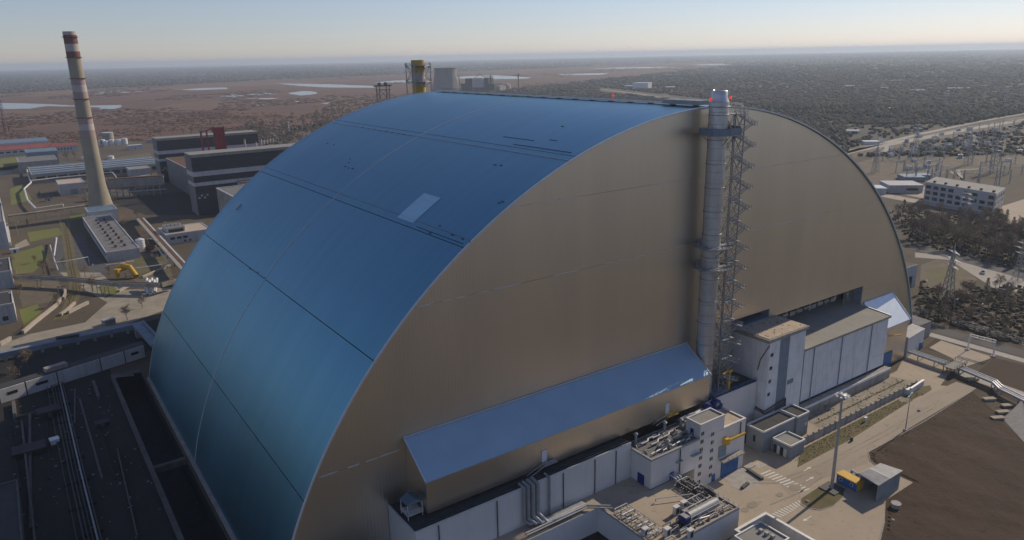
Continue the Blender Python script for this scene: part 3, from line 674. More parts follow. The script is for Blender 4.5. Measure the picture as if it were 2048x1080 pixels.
# bundle of ducts climbing the annex wall, then running along the terrace
for k, (x, r) in enumerate(((-79.6,.35),(-78.4,.5),(-77.0,.6),(-75.6,.55))):
    d = tag(MB().path([(x,-12.6,18.9),(x,AY-.6-.1*k,18.7),(x,AY-.6-.1*k,9.2+.3*k),(x+.9,-16.2-.75*k*.8,8.6),(x+5,-16.6-.75*k*.8,8.6),(-62 if k < 3 else -66,-16.6-.75*k*.8,8.6)], r, 8).build('duct', 'galv'), ('narrowest','second-narrowest','thickest','rightmost')[k]+' of the four steel ducts bent down the annex wall', 'duct', 'ducts down the annex wall')
tag(MB().path([(-71.4,-12.5,18.8),(-71.4,AY-.5,18.6),(-71.4,AY-.5,7.7)],.3,8).build('duct','galv'), 'thin steel duct standing alone between two annex wall panels', 'duct')
for k, (px_, py_) in enumerate(((1122,985),(1212,945))):
    p_ = G(px_, py_, 9.2); f_ = thing('fan_unit', ('left','right')[k]+' blue fan unit with curved white duct at the annex wall', 'fan', (p_.x, p_.y, 7.5), 'blue fans at the annex wall')
    MB().cyl((p_.x,p_.y,9.6),(p_.x,p_.y+1.2,9.6),1.5,n=14).build('housing','navy',f_); MB().obox((p_.x+.2,p_.y+.4,7.5),3,2,1.4).build('base','navy',f_)
    MB().path([(p_.x-1.2,p_.y,9.7),(p_.x-2.6,p_.y-.3,9.4),(p_.x-3.6,p_.y-.4,8.7),(p_.x-6,p_.y-.4,8.6),(p_.x-8,p_.y-.4,8.6),(p_.x-8.4,p_.y-.9,8.0)],.62,9).build('intake_duct','pipe_pale',f_)
    for dx in (-3.4,-6.4): MB().bar((p_.x+dx,p_.y-.4,7.5),(p_.x+dx,p_.y-.4,8.5),.15).build('stand','galv',f_)

# ================================================================ TERRACE (raised yard) WITH PIPEWORK
te = kind(MB().prism([(-125,-14.2),(-125,-19.6),(-58.9,-19.6),(-58.9,-42.4),(-29.6,-42.4),(-29.6,-22.2),(-42,-22.2),(-42,-14.2)], 0, 7.4).build('terrace', 'white_panel'), 'structure')
struct('terrace_deck', [(-125,-14.25),(-125,-19.5),(-58.8,-19.5),(-58.8,-42.3),(-29.7,-42.3),(-29.7,-22.3),(-42,-22.3),(-42,-14.25)], 7.45, 'yard')
MB().box(-29.95,-29.55,-42.4,-22.4,7.42,7.9).build('kerb_wall','kerb')['kind'] = 'structure'
MB().box(-58.9,-29.95,-42.5,-42.1,7.42,8.2).build('kerb_wall','kerb')['kind'] = 'structure'
MB().box(-59.1,-58.7,-42.1,-19.5,7.42,8.0).build('kerb_wall','kerb')['kind'] = 'structure'
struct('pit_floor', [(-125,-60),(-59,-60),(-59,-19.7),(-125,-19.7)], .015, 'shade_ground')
def rack(name, label, x0, x1, y0, y1, z, n_, pm='galv', along='x'):
    t = thing(name, label, 'pipe rack', ((x0+x1)/2,(y0+y1)/2,z))
    nx = 3
    for i in range(nx):
        x = x0+(x1-x0)*i/(nx-1)
        for y in (y0,y1): MB().bar((x,y,z),(x,y,z+1.5),.16).build('post','galv',t)
        MB().bar((x,y0,z+1.5),(x,y1,z+1.5),.16).build('cross_beam','galv',t)
    for y in (y0,y1): MB().bar((x0,y,z+1.55),(x1,y,z+1.55),.2).build('side_beam','trim',t)
    for k in range(n_):
        if along == 'x': y = y0+(y1-y0)*(k+.5)/n_; q = [(x0-.4,y,z+.3),(x0,y,z+1.0+.25*(k%2)),(x1,y,z+1.0+.25*(k%2)),(x1+.3,y,z+.4)]
        else: x = x0+(x1-x0)*(k+.5)/n_; q = [(x,y0-.4,z+.3),(x,y0,z+1.0+.25*(k%2)),(x,y1,z+1.0+.25*(k%2)),(x,y1+.3,z+.4)]
        MB().path(q, .16+.1*(k%3), 6).build('pipe', pm, t)
    return t
rack('pipe_rack','pale pipe manifold in a frame at the left rim of the terrace', -57.6,-53.2,-37.5,-24.5,7.45,7,'pipe_pale')
rack('pipe_rack','dark cooler frame with open top at the right rim of the terrace', -34.8,-30.6,-30.5,-25.2,7.45,6,'steel_dark')
rack('pipe_rack','tangled grey pipe frame behind the round horizontal tank', -42.5,-33,-35.5,-33,7.45,5,'galv','y')
tk = thing('horizontal_tank','big grey horizontal tank with domed end on the terrace','tank',(-39,-38,7.45))
MB().cyl((-45,-38.2,9.2),(-34.2,-38.2,9.2),1.35,n=18).build('shell','galv',tk); MB().cyl((-34.2,-38.2,9.2),(-33.5,-38.2,9.2),1.35,.7,n=18).build('domed_end','galv',tk)
for x in (-43,-39.5,-36): MB().box(x-.25,x+.25,-39.3,-37.1,7.45,8.4).build('saddle','kerb',tk)
MB().rail([(-46,-40.3,7.9),(-33,-40.3,7.9)],2.6,.1,3).build('frame','trim',tk)
for k,(x,y) in enumerate(((-46.2,-37.2),(-44.4,-36.2))):
    b_ = thing('blower', ('left','right')[k]+' dark blue blower box beside the horizontal tank','blower',(x,y,7.45),'blue blowers on the terrace')
    MB().obox((x,y-1.2,7.45),1.9,2.6,2.5).build('casing','navy',b_); MB().obox((x,y-1.2,9.95),1.5,2.1,.25).build('lid','galv',b_); MB().cyl((x,y-2.6,8.6),(x,y-2.45,8.6),.7,n=12).build('grille','steel_dark',b_)
for k,(px_,py_) in enumerate(((1352,1028),(1367,1018),(1290,1072),(1334,1072),(1380,1075))):
    p_ = G(px_,py_,7.5); c_ = thing('cabinet', ('nearest the blue blowers','standing right of its twin by the blowers','at the corner of the pale manifold','at the lower picture edge left of the tank','at the lower picture edge below the tank')[k].join(('white electrical cabinet ','')),'cabinet',(p_.x,p_.y,7.45),'cabinets on the terrace')
    MB().obox((p_.x,p_.y,7.45),1.5,1.1,2.3).build('body','trim',c_); MB().obox((p_.x,p_.y-.58,7.8),1.0,.06,1.6).build('door','steel_dark',c_)
    MB().obox((p_.x,p_.y,9.75),1.7,1.3,.15).build('cap','trim',c_)
tag(MB().path([(-45.2,-27.2,7.8),(-45.2,-27.2,8.6),(-35.5,-31.5,8.6),(-37.2,-36.2,8.6),(-44,-36,8.6)],.14,6).build('pipe','pipe_pale'),'white pipe bent at a right angle across the terrace','pipe')
tag(MB().path([(-31.4,-30.5,8.6),(-30.9,-33.5,8.6),(-31.4,-36,8.6),(-33,-37.4,8.6),(-33.3,-37.6,7.6)],.75,10).build('curved_duct','steel_dark'),'thick dark duct curving round the right rim of the terrace','duct')
tag(MB().path([(-57,-22.4,8.6),(-62,-18.4,8.6),(-82,-18.4,8.6)],.3,7).path([(-57,-23.4,8.4),(-62.4,-19.0,8.4),(-82,-19.0,8.4)],.22,7).build('pipe','galv'),'pair of thin pipes along the terrace edge above the dark pit','pipe')
vp = thing('valve_station','small valve station with yellow frame beside the white building wall','valve station',(-33.5,-24.3,7.45))
MB().bar((-35,-23.4,7.45),(-35,-23.4,10),.12).bar((-32,-23.4,7.45),(-32,-23.4,10),.12).bar((-35,-23.4,10),(-32,-23.4,10),.12).build('frame','galv',vp)
for dx in (0,1,2): MB().path([(-34.6+dx,-22.6,9.6),(-34.6+dx,-24.6,9.2),(-34.6+dx,-24.9,7.5)],.26,7).build('pipe','pipe_pale',vp)
for k in range(5):
    x = -56+k*5.4; tag(MB().path([(x,-41.2,7.6),(x+.3,-40.6,8.5),(x+2.6,-40.6,8.5),(x+3.6,-41.1,7.7)],.22,6).build('pipe','galv'),'short bent pipe on the terrace front edge','pipe','bent pipes along the terrace front')
rl_ = thing('railing','thin white railing on the right rim of the terrace','railing',(-29.7,-32,7.9))
MB().rail([(-29.75,-42.2,7.9),(-29.75,-30.5,7.9)],1.1,.07,1.6).build('rail','trim',rl_)

# ---- open-topped enclosure at the lower edge of the picture
en = thing('walled_basin','open concrete enclosure with light wall tops at the lower picture edge','enclosure',(-28,-55,0))
zc_ = 4.6
for a in ((-34.5,-21.8,-45.6,-45.0),(-22.4,-21.8,-72,-45.6),(-34.5,-33.9,-72,-45.6)): MB().box(*a,0,zc_).build('wall','old_white',en)
for a in ((-34.6,-21.7,-45.7,-44.9),(-22.5,-21.7,-72,-45.7),(-34.6,-33.8,-72,-45.7)): MB().box(*a,zc_,zc_+.2).build('coping','trim',en)
MB().box(-33.9,-22.4,-72,-45.6,.1,.6).build('floor','grey_roof',en)
hb = thing('pump_house','small pump house with olive flat roof inside the lower enclosure','building',(-35,-52,0))
MB().box(-39,-28.8,-57,-48.4,.62,6.4).build('wall','white_panel',hb); MB().box(-38.7,-29.1,-56.7,-48.7,6.4,6.5).build('roof','olive_roof',hb)
for a in ((-39.1,-28.7,-48.7,-48.3),(-39.1,-28.7,-57.1,-56.7),(-39.1,-38.7,-56.7,-48.7),(-29.1,-28.7,-56.7,-48.7)): MB().box(*a,6.4,6.9).build('parapet','trim',hb)
for k in range(3): MB().obox((-32+k*.2,-51-k*1.6,6.5),.9,.9,.8).build('vent','galv',hb)

# ================================================================ WHITE SERVICE BUILDING WITH BLUE GATE
tb = thing('service_building', 'white service building with two columns of small windows and a blue gate', 'building', (-22, -16, 0))
BX0, BX1, BY0, BY1, BH = -41.9, -1.9, -22.0, -10.8, 16.2
MB().box(BX0, -24, BY0, BY1, 7.46, BH).build('wall', 'white_panel', tb)
MB().box(-23.98, BX1, BY0-.03, BY1, 0, BH).build('wall', 'white_panel', tb)
MB().box(BX0+.5, BX1-.5, BY0+.5, BY1-.4, BH, BH+.08).build('roof', 'grey_roof', tb)
MB().box(-11.5, BX1-.6, BY0+.6, BY1-.5, BH+.08, BH+.16).build('lit_roof', 'tan_roof', tb)  # tan overlay paints the sunlit right part of the roof
for a in ((BX0-.1,-22.4,BY0-.13,BY0+.5),(-12,BX1+.1,BY0-.13,BY0+.5),(BX1-.5,BX1+.1,BY0+.5,BY1),(BX0-.1,BX0+.5,BY0+.5,BY1)): MB().box(*a,BH,BH+.55).build('parapet','trim' if a[0]>-13 else 'galv',tb)
tr = MB().box(-22.4, -12.0, BY0-.06, -16.6, BH+.1, 20.6).build('stair_head', 'white_panel', tb)
MB().box(-22.0,-12.4,BY0+.4,-17.0,20.6,20.68).build('roof','olive_roof',tr)
for a in ((-22.5,-11.9,BY0-.16,BY0+.35),(-22.5,-11.9,-16.95,-16.5),(-22.5,-22.05,BY0+.35,-16.95),(-12.35,-11.9,BY0+.35,-16.95)): MB().box(*a,20.6,21.1).build('parapet','trim',tr)
MB().box(-22.46,-22.40,-19.6,-18.4,BH+.2,BH+2.4).build('door','navy',tr)
for c_, pts in enumerate((((1405,867),(1397,964),7),((1425,868),(1420,950),6))):
    (xa,ya),(xb,yb),n_ = pts
    for k in range(n_):
        p_ = F(xa+(xb-xa)*k/(n_-1), ya+(yb-ya)*k/(n_-1), BY0)
        w_ = MB().box(p_.x-.62,p_.x+.62,BY0-.10,BY0-.04,p_.z-.55,p_.z+.55).build('window','glass',tb)
        MB().box(p_.x-.75,p_.x+.75,BY0-.16,BY0-.05,p_.z-.72,p_.z-.56).build('sill','trim',w_); MB().box(p_.x-.04,p_.x+.04,BY0-.13,BY0-.105,p_.z-.55,p_.z+.55).build('mullion','trim',w_)
for x0,x1 in ((-12.2,-8.35),(-8.25,-4.4)): 
    g_ = MB().box(x0,x1,BY0-.25,BY0-.05,0.1,6.0).build('gate_leaf','blue',tb)
    for k in range(5): MB().box(x0+.2+k*.75,x0+.26+k*.75,BY0-.30,BY0-.252,.2,5.9).build('rib','blue',g_)
MB().box(-13.6,-3.9,BY0-2.2,BY0-.05,6.3,6.6).build('canopy','old_concrete',tb); MB().rail([(-13.4,BY0-2.1,6.6),(-4.1,BY0-2.1,6.6)],1.0,.06,2).build('canopy_rail','galv',tb)
MB().box(-13.9,-10.4,BY0-.14,BY0-.05,7.2,11.0).build('shutter','blue_grey_panel',tb)
MB().box(-16.2,-14.7,BY0-.14,BY0-.05,.1,2.5).build('door','blue',tb); MB().box(-15.7,-15.2,BY0-.17,BY0-.142,1.5,2.2).build('door_pane','glass',tb)
p_ = F(1343,952,BY0); MB().box(p_.x-.8,p_.x+.8,BY0-.14,BY0-.01,7.5,9.9).build('door','blue',tb)
p_ = F(1390,908,BY0); MB().box(p_.x-2,p_.x+2,BY0-1.0,BY0-.05,p_.z,p_.z+.25).build('awning','galv',tb)
p_ = F(1357,922,BY0); MB().box(p_.x-1.2,p_.x+1.2,BY0-.8,BY0-.01,p_.z-.1,p_.z+.15).build('awning','galv',tb)
MB().cyl((-30.6,BY0-.25,8),(-30.6,BY0-.25,BH),.16,n=6).build('downpipe','steel_dark',tb); MB().cyl((-4.4,BY0-.25,12),(-4.4,BY0-.25,BH),.16,n=6).build('downpipe','steel_dark',tb)
MB().box(BX0-.1,BX0-.01,-19.6,-17.0,7.46,10.6).build('side_door','navy',tb)
MB().box(-1.9,2.2,-24.2,-22.05,0,.25).build('step','kerb',tb)
cj = thing('wall_crane','yellow slewing jib on the white wall above the blue gate','crane',(-12,-22.1,12.4))
MB().obox((-11.6,-22.9,11.6),1.5,1.6,1.9).build('head','yellow',cj); MB().bar((-11,-23.2,12.6),(-3.9,-23.6,13.0),.55,.6).build('jib','yellow',cj)
# roof plant: bent pipes, cabinets, hoods
rng_ = random.Random(3)
for k in range(9):
    x = -40+k*1.9+rng_.uniform(-.3,.3); y = -20.9+rng_.uniform(0,1.2)
    tag(MB().path([(x,y,BH+.1),(x,y,BH+.9),(x+1.6,y+.2,BH+.9),(x+1.6,y+.2,BH+.15)],.16+.05*(k%2),6).build('roof_pipe','pipe_pale'),'short bent pipe along the roof edge of the white service building','pipe','bent pipes on the service roof edge')
for k,(x,y,z) in enumerate(((-38.5,-12.4,3.0),(-27.5,-13,3.4),(-21,-13.4,2.4),(-33,-19.5,2.2))):
    h_ = thing('exhaust_hood', ('leftmost','second','third','nearest')[k]+' grey exhaust pipe with hood on the service building roof','exhaust',(x,y,BH),'exhausts on the service roof')
    MB().cyl((x,y,BH+.1),(x,y,BH+z),.45,n=10).build('pipe','galv',h_); MB().cyl((x,y,BH+z),(x,y,BH+z+.5),.75,.3,n=10).build('hood','galv',h_)
for k,(x,y) in enumerate(((-36,-14.5),(-31,-14),(-34,-16.5),(-28.5,-15.5),(-26,-18))):
    tag(MB().path([(x-2.5,y,BH+.7),(x,y,BH+.7),(x+1.2,y+1,BH+.7),(x+3.5,y+1,BH+.7),(x+3.5,y+1,BH+.1)],.35,7).build('roof_duct','galv'),'fat grey duct winding over the dark service building roof','duct','ducts on the service roof')
tag(MB().path([(-20,-11.8,BH+1.1),(-16,-11.6,BH+1.2),(-13.5,-12.2,BH+1.4),(-10,-11.8,BH+1.4),(-7.5,-12.4,BH+1.6)],.7,9).build('roof_duct','galv'),'thick corrugated duct leading to the blue fans on the service roof','duct')
for k,(x,y) in enumerate(((-8.2,-12.4),(-4.0,-12.0))):
    f_ = thing('roof_fan', ('left','right')[k]+' bright blue fan casing behind the service building parapet','fan',(x,y,BH),'blue fans on the service roof')
    MB().cyl((x,y-.8,BH+1.8),(x,y+.8,BH+1.8),1.7,n=16).build('scroll','navy',f_); MB().obox((x+1,y,BH+.1),2.6,2.0,1.5).build('base','navy',f_); MB().cyl((x,y-1.0,BH+1.8),(x,y-.78,BH+1.8),.8,n=12).build('inlet','galv',f_)
for k in range(3):
    x = -19+k*2.4; c_ = thing('condenser', ('left','middle','right')[k]+' box condenser behind the stair head','condenser',(x,-14.6,BH),'condensers behind the stair head')
    MB().obox((x,-14.6,BH+.1),2.0,1.8,1.7).build('casing','galv',c_); MB().cyl((x,-14.6,BH+1.8),(x,-14.6,BH+1.95),.7,n=12).build('fan_grille','steel_dark',c_)

# ================================================================ OLD TURBINE BLOCK AND ITS TOWER
ob = thing('turbine_block', 'old white panelled turbine block with olive flat roof running into the arch opening', 'building', (68, -6, 0))
FY = -12.2
xs = [41.2, 46.5, 54.5, 63.5, 73.2, 82.8, 94.4]
for i,(a,b_) in enumerate(zip(xs[:-1],xs[1:])):
    for j,(z0,z1) in enumerate(((5.0,9.8),(9.86,14.8),(14.86,19.8),(19.86,24.4))):
        MB().box(a+.05,b_-.05,FY,FY+.5,z0,z1).build('wall_panel','block_white',ob)
for z0,z1 in ((4.9,14.8),(14.86,24.4)): MB().box(93.95,94.4,FY+.52,30,z0,z1).build('wall_panel','block_white',ob)
MB().box(41.1,94,FY+.12,FY+.45,4.95,24.3).build('joint_backing','blue_grey_panel',ob)
MB().add([(40.6,FY-.5,24.6),(95,FY-.5,24.6),(95,30,28.2),(40.6,30,28.2),(40.6,FY-.5,25.2),(95,FY-.5,25.2),(95,30,28.8),(40.6,30,28.8)],[(0,3,2,1),(4,5,6,7),(0,1,5,4),(1,2,6,5),(2,3,7,6),(3,0,4,7)]).build('roof','olive_roof',ob)
MB().add([(94.6,FY-.55,25.2),(95.1,FY-.55,25.2),(95.1,-.4,26.35),(94.6,-.4,26.35),(94.6,FY-.55,25.45),(95.1,FY-.55,25.45),(95.1,-.4,26.6),(94.6,-.4,26.6)],[(0,3,2,1),(4,5,6,7),(0,1,5,4),(1,2,6,5),(2,3,7,6),(3,0,4,7)]).build('verge','trim',ob)
MB().box(40.6,95,FY-.65,FY-.5,24.5,25.3).build('gutter','old_concrete',ob)
for x in (46.5,63.5,82.8): MB().cyl((x,FY-.25,4.6),(x,FY-.25,24.5),.16,n=6).build('downpipe','blue_grey_panel',ob)
MB().box(40.5,96,FY-2.4,FY+.1,0,4.1).build('plinth','old_concrete',ob); MB().box(40.6,95.5,FY-.02,FY+.4,4.1,4.98).build('plinth_gap','dark_void',ob)
MB().box(40.5,96.1,FY-2.5,FY-2.3,3.3,4.2).build('plinth_coping','block_white',ob)
to = thing('block_tower', 'white stained corner tower with pale tan roof and grey-blue strip in front of the arch', 'tower block', (30, -4, 0))
for j in range(7):
    z0 = .1+j*4.65; z1 = z0+4.6
    MB().box(20.4,25.9,FY-.55,FY,z0,z1).build('wall_panel','block_white',to); MB().box(31.2,39.8,FY-.55,FY,z0,z1).build('wall_panel','block_white',to)
    MB().box(25.95,31.15,FY-.45,FY,z0,z1).build('strip_panel','blue_grey_panel',to)
    for y0,y1 in ((FY+.05,-6.1),(-6.05,0),(.05,8)): MB().box(20.0,20.5,y0,y1,z0,z1).build('side_panel','block_white',to)
MB().box(20.5,39.8,FY+.02,8,0,32.4).build('core','steel_dark',to); MB().box(39.85,40.3,FY,8,24.9,32.5).build('side_panel','block_white',to)
MB().box(18.9,40.7,FY-1.2,8.2,32.75,33.9).build('cornice','old_concrete',to)
MB().box(19.6,40.2,FY-.7,-.6,33.9,34.1).build('roof','tan_roof',to); MB().box(17.2,36.2,-.55,9,33.91,34.4).build('inner_roof','blue_roof',to)  # inner half coloured blue to paint the shade inside the opening
for k in range(26):
    x,y = random.uniform(20.3,39.8),random.uniform(FY-.3,-1); MB().obox((x,y,34.1),random.uniform(.3,.7),random.uniform(.2,.4),.12).build('debris','steel_dark',to)
for k in range(4):
    p_ = F(1524-1.5*k, 708+21*k, FY-.56); MB().box(21.2,22.5,FY-.62,FY-.52,27.4-4.7*k,28.6-4.7*k).build('window','glass',to)
MB().box(19.9,20.02,-6,-.6,13.4,16.8).build('louvre','blue_grey_panel',to); MB().box(31.6,35.0,FY-.60,FY-.53,14.6,16.2).build('patch','blue_grey_panel',to)
MB().path([(19.7,-1,9.6),(19.7,FY-.9,8.4),(31,FY-.9,9.9),(31.2,FY-.9,5.4)],.22,6).build('pipe','rust',to); MB().path([(19.6,-1,9.0),(19.6,FY-1.3,7.7),(30.4,FY-1.3,9.2),(30.6,FY-1.3,4.6)],.2,6).build('pipe','steel_dark',to)
MB().path([(19.8,-9.2,22.0),(19.8,-10,26),(20,FY-.6,31.6)],.18,6).build('pipe','rust',to)

# right lean-to with white ribbed roof
rt = thing('gabled_annex', 'small annex with steep white ribbed roof at the right end of the arch wall', 'building', (108, -4, 0))
q0, q1 = F(1725,606,-.4), F(1782,585,-.4); e1 = G(1820,638,19.0); e0 = Vector((e1.x-26, e1.y, 19.0))
MB().add([(97,-.4,26.8),(118,-.4,26.8),(119.2,-8.6,17.3),(97,-8.6,17.3),(97,-.4,26.4),(118,-.4,26.4),(119.2,-8.6,16.9),(97,-8.6,16.9)],[(3,2,1,0),(4,5,6,7),(0,1,5,4),(2,3,7,6),(1,2,6,5),(3,0,4,7)]).build('roof','annex_steel',rt)
MB().bar((118,-.4,26.9),(119.2,-8.6,17.4),.3).build('verge_trim','trim',rt); MB().bar((97,-.55,26.95),(118,-.55,26.95),.3).build('ridge_trim','trim',rt)
MB().box(97,118.3,-8.2,-7.8,0,16.9).build('front_wall','wall_steel',rt)
MB().add([(118,-.4,0),(118.3,-8.2,0),(118.3,-8.2,17.2),(118,-.4,26.3)],[(0,1,2,3)]).build('end_wall','wall_steel',rt)
MB().box(101.2,108.2,-8.5,-8.22,0,6.2).build('gate','blue',rt); MB().box(100,102.6,-8.3,-8.21,8.2,14).build('shutter','lamp_glass',rt)
MB().bar((103.2,-8.6,13.6),(110.5,-10.0,12.9),.35).build('yellow_jib','yellow',rt); MB().box(97,98.6,-8.8,-8.21,0,4).build('door','blue',rt)
wb = thing('white_annex', 'low white annex with blue door beyond the right end of the arch wall', 'building', (128, -5, 0))
MB().prism([(120,-8.5),(136,-7.0),(139,3.5),(121,2)],0,8.6).build('wall','white_panel',wb); MB().prism([(120.4,-8.1),(135.7,-6.7),(138.6,3.2),(121.3,1.7)],8.6,8.75).build('roof','old_white',wb)
MB().obox((133.8,-7.5,0),3,.3,3.2,.09).build('door','blue',wb)
gw = thing('grey_wall_block', 'plain grey concrete block behind the low white annex', 'building', (150, 6, 0))
MB().prism([(141,-2),(151,-2.4),(153,9),(141,9)],0,7.2).build('wall','old_concrete',gw); MB().prism([(141.3,-1.7),(150.8,-2.1),(152.7,8.7),(141.3,8.7)],7.2,7.3).build('roof','grey_roof',gw)
wg = thing('white_gatehouse', 'white flat block with dark doorway seen past the right edge of the arch', 'building', (216, 45, 0))
MB().prism([(204,38.8),(217.5,38.2),(219,62),(206,63)],0,12.2).build('wall','old_white',wg); MB().prism([(204.4,39.2),(217.2,38.6),(218.6,61.6),(206.3,62.6)],12.2,12.3).build('roof','dirt',wg); MB().obox((211,38.4,0),4.5,.3,6.5,-.04).build('doorway','dark_void',wg)

# ================================================================ SMALL GREY BLOCKS AND YARD FURNITURE
def flat_block(name,label,poly,h,wall,roof,par='trim'):
    t = thing(name,label,'building',(sum(p[0] for p in poly)/len(poly),sum(p[1] for p in poly)/len(poly),0))
    MB().prism(poly,0,h).build('wall',wall,t)
    cx,cy = t.location.x,t.location.y; ins = [(cx+(x-cx)*.95,cy+(y-cy)*.93) for x,y in poly]
    MB().prism(ins,h,h+.06).build('roof',roof,t)
    for i in range(len(poly)):
        a,b_ = Vector((*poly[i],h+.28)),Vector((*poly[(i+1)%len(poly)],h+.28)); MB().bar(a,b_,.4,.56).build('parapet',par,t)
    return t
mat('grey_green', (.26,.29,.31), (.21,.24,.26), .8, 0, .3, streak=.3)
sb = flat_block('substation_block','grey flat block with light parapets right of the white service building',[(9.2,-20.9),(25.5,-20.9),(25.5,-14.6),(9.2,-14.6)],7.4,'grey_green','dark_roof')
MB().box(13.6,16.4,-21.05,-20.92,.4,3.8).build('white_panel','trim',sb); MB().box(9.06,9.19,-18,-17.3,3,5.2).build('window','glass',sb)
sb2 = flat_block('substation_block','taller grey flat block with sunlit patch against the old tower',[(25.7,-21.6),(32.0,-21.6),(32.0,-14.8),(25.7,-14.8)],7.7,'grey_green','dark_roof')
MB().box(30.2,31.0,-21.75,-21.62,3.6,4.6).build('window','trim',sb2)
sb3 = flat_block('gate_lodge','small grey lodge with white glazed door beside the road',[(13.2,-28.2),(20.4,-28.2),(20.4,-21.7),(13.2,-21.7)],4.3,'grey_green','olive_roof')
for k in range(4): MB().box(13.02,13.18,-26.9+k*1.2,-25.9+k*1.2,.15,2.9).build('door_pane','trim' if k%2==0 else 'glass',sb3)
fw_ = thing('boundary_wall','weathered concrete panel wall along the old apron','wall',(62,-25.2,0))
x = 20.6; k = 0
while x < 92:
    MB().box(x,x+2.9,-25.5,-25.1,0,2.6+.12*math.sin(k*1.7)).build('panel','old_concrete',fw_)
    MB().box(x+2.9,x+3.1,-25.65,-24.95,0,2.9).build('post','old_concrete',fw_); x += 3.1; k += 1
kw = thing('kiosk_wall','pale blue-white low kiosk block at the far end of the panel wall','kiosk',(94,-27,0))
MB().obox((93,-26.6,0),11,.5,2.4,.08).build('wall','old_white',kw); MB().obox((93,-26.6,2.4),11.2,.8,.2,.08).build('coping','trim',kw); MB().obox((88,-26.4,0),3,2,2,.08).build('box','trim',kw)
def mast(label,xy,h,r,heads,grp=None,base=1.2):
    t = thing('floodlight_mast' if h > 20 else 'street_lamp',label,'light mast' if h > 20 else 'street lamp',(*xy,0),grp)
    MB().obox((*xy,0.0),base*2,base*2,.45).build('footing','steel_dark' if h > 20 else 'kerb',t)
    MB().lathe((*xy,0),[(r,.45),(r*.85,h*.4),(r*.5,h)],10).build('pole','galv',t)
    if heads > 3:
        MB().lathe((*xy,0),[(.1,h-.3),(1.3,h-.25),(1.3,h-.1),(.1,h-.05)],12).build('lamp_ring','galv',t)
        for k in range(heads):
            a = 2*math.pi*k/heads; MB().obox((xy[0]+1.7*math.cos(a),xy[1]+1.7*math.sin(a),h-.5),.7,.55,.38,a).build('floodlight','lamp_glass',t)
    else:
        for k in range(heads):
            a = math.pi*k+.2; MB().bar((*xy,h),(xy[0]+1.4*math.cos(a),xy[1]+1.4*math.sin(a),h+.15),.1).build('arm','galv',t); MB().obox((xy[0]+1.7*math.cos(a),xy[1]+1.7*math.sin(a),h+.05),.9,.35,.15,a).build('lamp_head','lamp_glass',t)
    return t
mast('tall grey floodlight mast with a crown of lamps by the yellow-topped cabin',(8.9,-45.3),30.3,.5,9,base=2.6)
mast('slim street lamp at the edge of the gravel field',(59.8,-40.0),13,.18,2,base=.5)
for k,(px_,py_,h_) in enumerate(((1752,690,16),(1800,640,14),(1880,620,12),(2010,615,11),(1955,660,12))):
    if k < 2: continue
    p_ = G(px_,py_); mast('slim lamp post '+('in front of','left of','right of')[k-2]+(' the lattice pylon',' the brown fence strip',' the steel portal by the fence')[k-2],(p_.x,p_.y),h_,.16,1,base=.4)
cb = thing('site_cabin','blue site cabin with yellow roof beside the tall mast','cabin',(14.5,-47,0))
ca = math.atan2(-50.5+45.7,10.5-8.2)   # long side
p0,p1,p2 = G(1672,964),G(1704,981),G(1712,966)
u_ = (p1-p0); L_ = 6.6; u_.normalize(); v_ = Vector((-u_.y,u_.x,0))
if v_.dot(p2-p1) < 0: v_ = -v_
ang = math.atan2(u_.y,u_.x); cc = p0+u_*L_/2+v_*1.5
MB().obox((cc.x,cc.y,.25),L_,3.0,2.45,ang).build('body','cabin_blue',cb); MB().obox((cc.x,cc.y,2.7),L_+.3,3.3,.35,ang).build('roof','cabin_yellow',cb); MB().obox((cc.x,cc.y,0),L_-.4,2.6,.25,ang).build('skid','steel_dark',cb)
e_ = p0+u_*(L_+.02)+v_*1.5; MB().obox((e_.x,e_.y,.3),.08,2.9,2.35,ang).build('end_panel','cabin_yellow',cb)
for t_ in (1.4,4.9):
    w_ = p0+u_*t_-v_*.03; f_ = MB().obox((w_.x,w_.y,1.2),1.0,.08,.95,ang).build('window','trim',cb); MB().obox((w_.x-v_.x*.05,w_.y-v_.y*.05,1.33),.7,.06,.68,ang).build('pane','glass',f_)
sh = thing('open_shed','grey open shed with sloping corrugated roof by the blue cabin','shed',(20,-53.5,0))
sp = [G(1717,947,5.2),G(1761,926,6.2),G(1806,941,6.2),G(1757,972,5.2)]
def lerp4(a,b,t): return a+(b-a)*t
rf = MB().add([*sp,*[p_-Vector((0,0,.18)) for p_ in sp]],[(0,3,2,1),(4,5,6,7),(0,1,5,4),(1,2,6,5),(2,3,7,6),(3,0,4,7)]).build('roof','galv',sh)
for k in range(9):
    t = (k+.5)/18; a = lerp4(sp[0],sp[1],t); b_ = lerp4(sp[3],sp[2],t); MB().bar(a+Vector((0,0,.06)),b_+Vector((0,0,.06)),.16,.12).build('roof_rib','stack_steel',rf)
def wallq(a,b,z0,za,zb,mt,nm):
    d = Vector((b.x-a.x,b.y-a.y,0)).normalized(); n = Vector((-d.y,d.x,0))*.1
    vs = [Vector((a.x,a.y,z0)),Vector((b.x,b.y,z0)),Vector((b.x,b.y,zb)),Vector((a.x,a.y,za))]
    MB().add([p_+n for p_ in vs]+[p_-n for p_ in vs],[(0,1,2,3)[::-1],(4,5,6,7)[::-1][::-1],(0,1,5,4),(1,2,6,5),(2,3,7,6),(3,0,4,7)]).build(nm,mt,sh)
ci_ = sum((Vector(p_) for p_ in sp),Vector())/4; si = [Vector((ci_.x+(p_.x-ci_.x)*.9,ci_.y+(p_.y-ci_.y)*.88,p_.z-.25)) for p_ in sp]
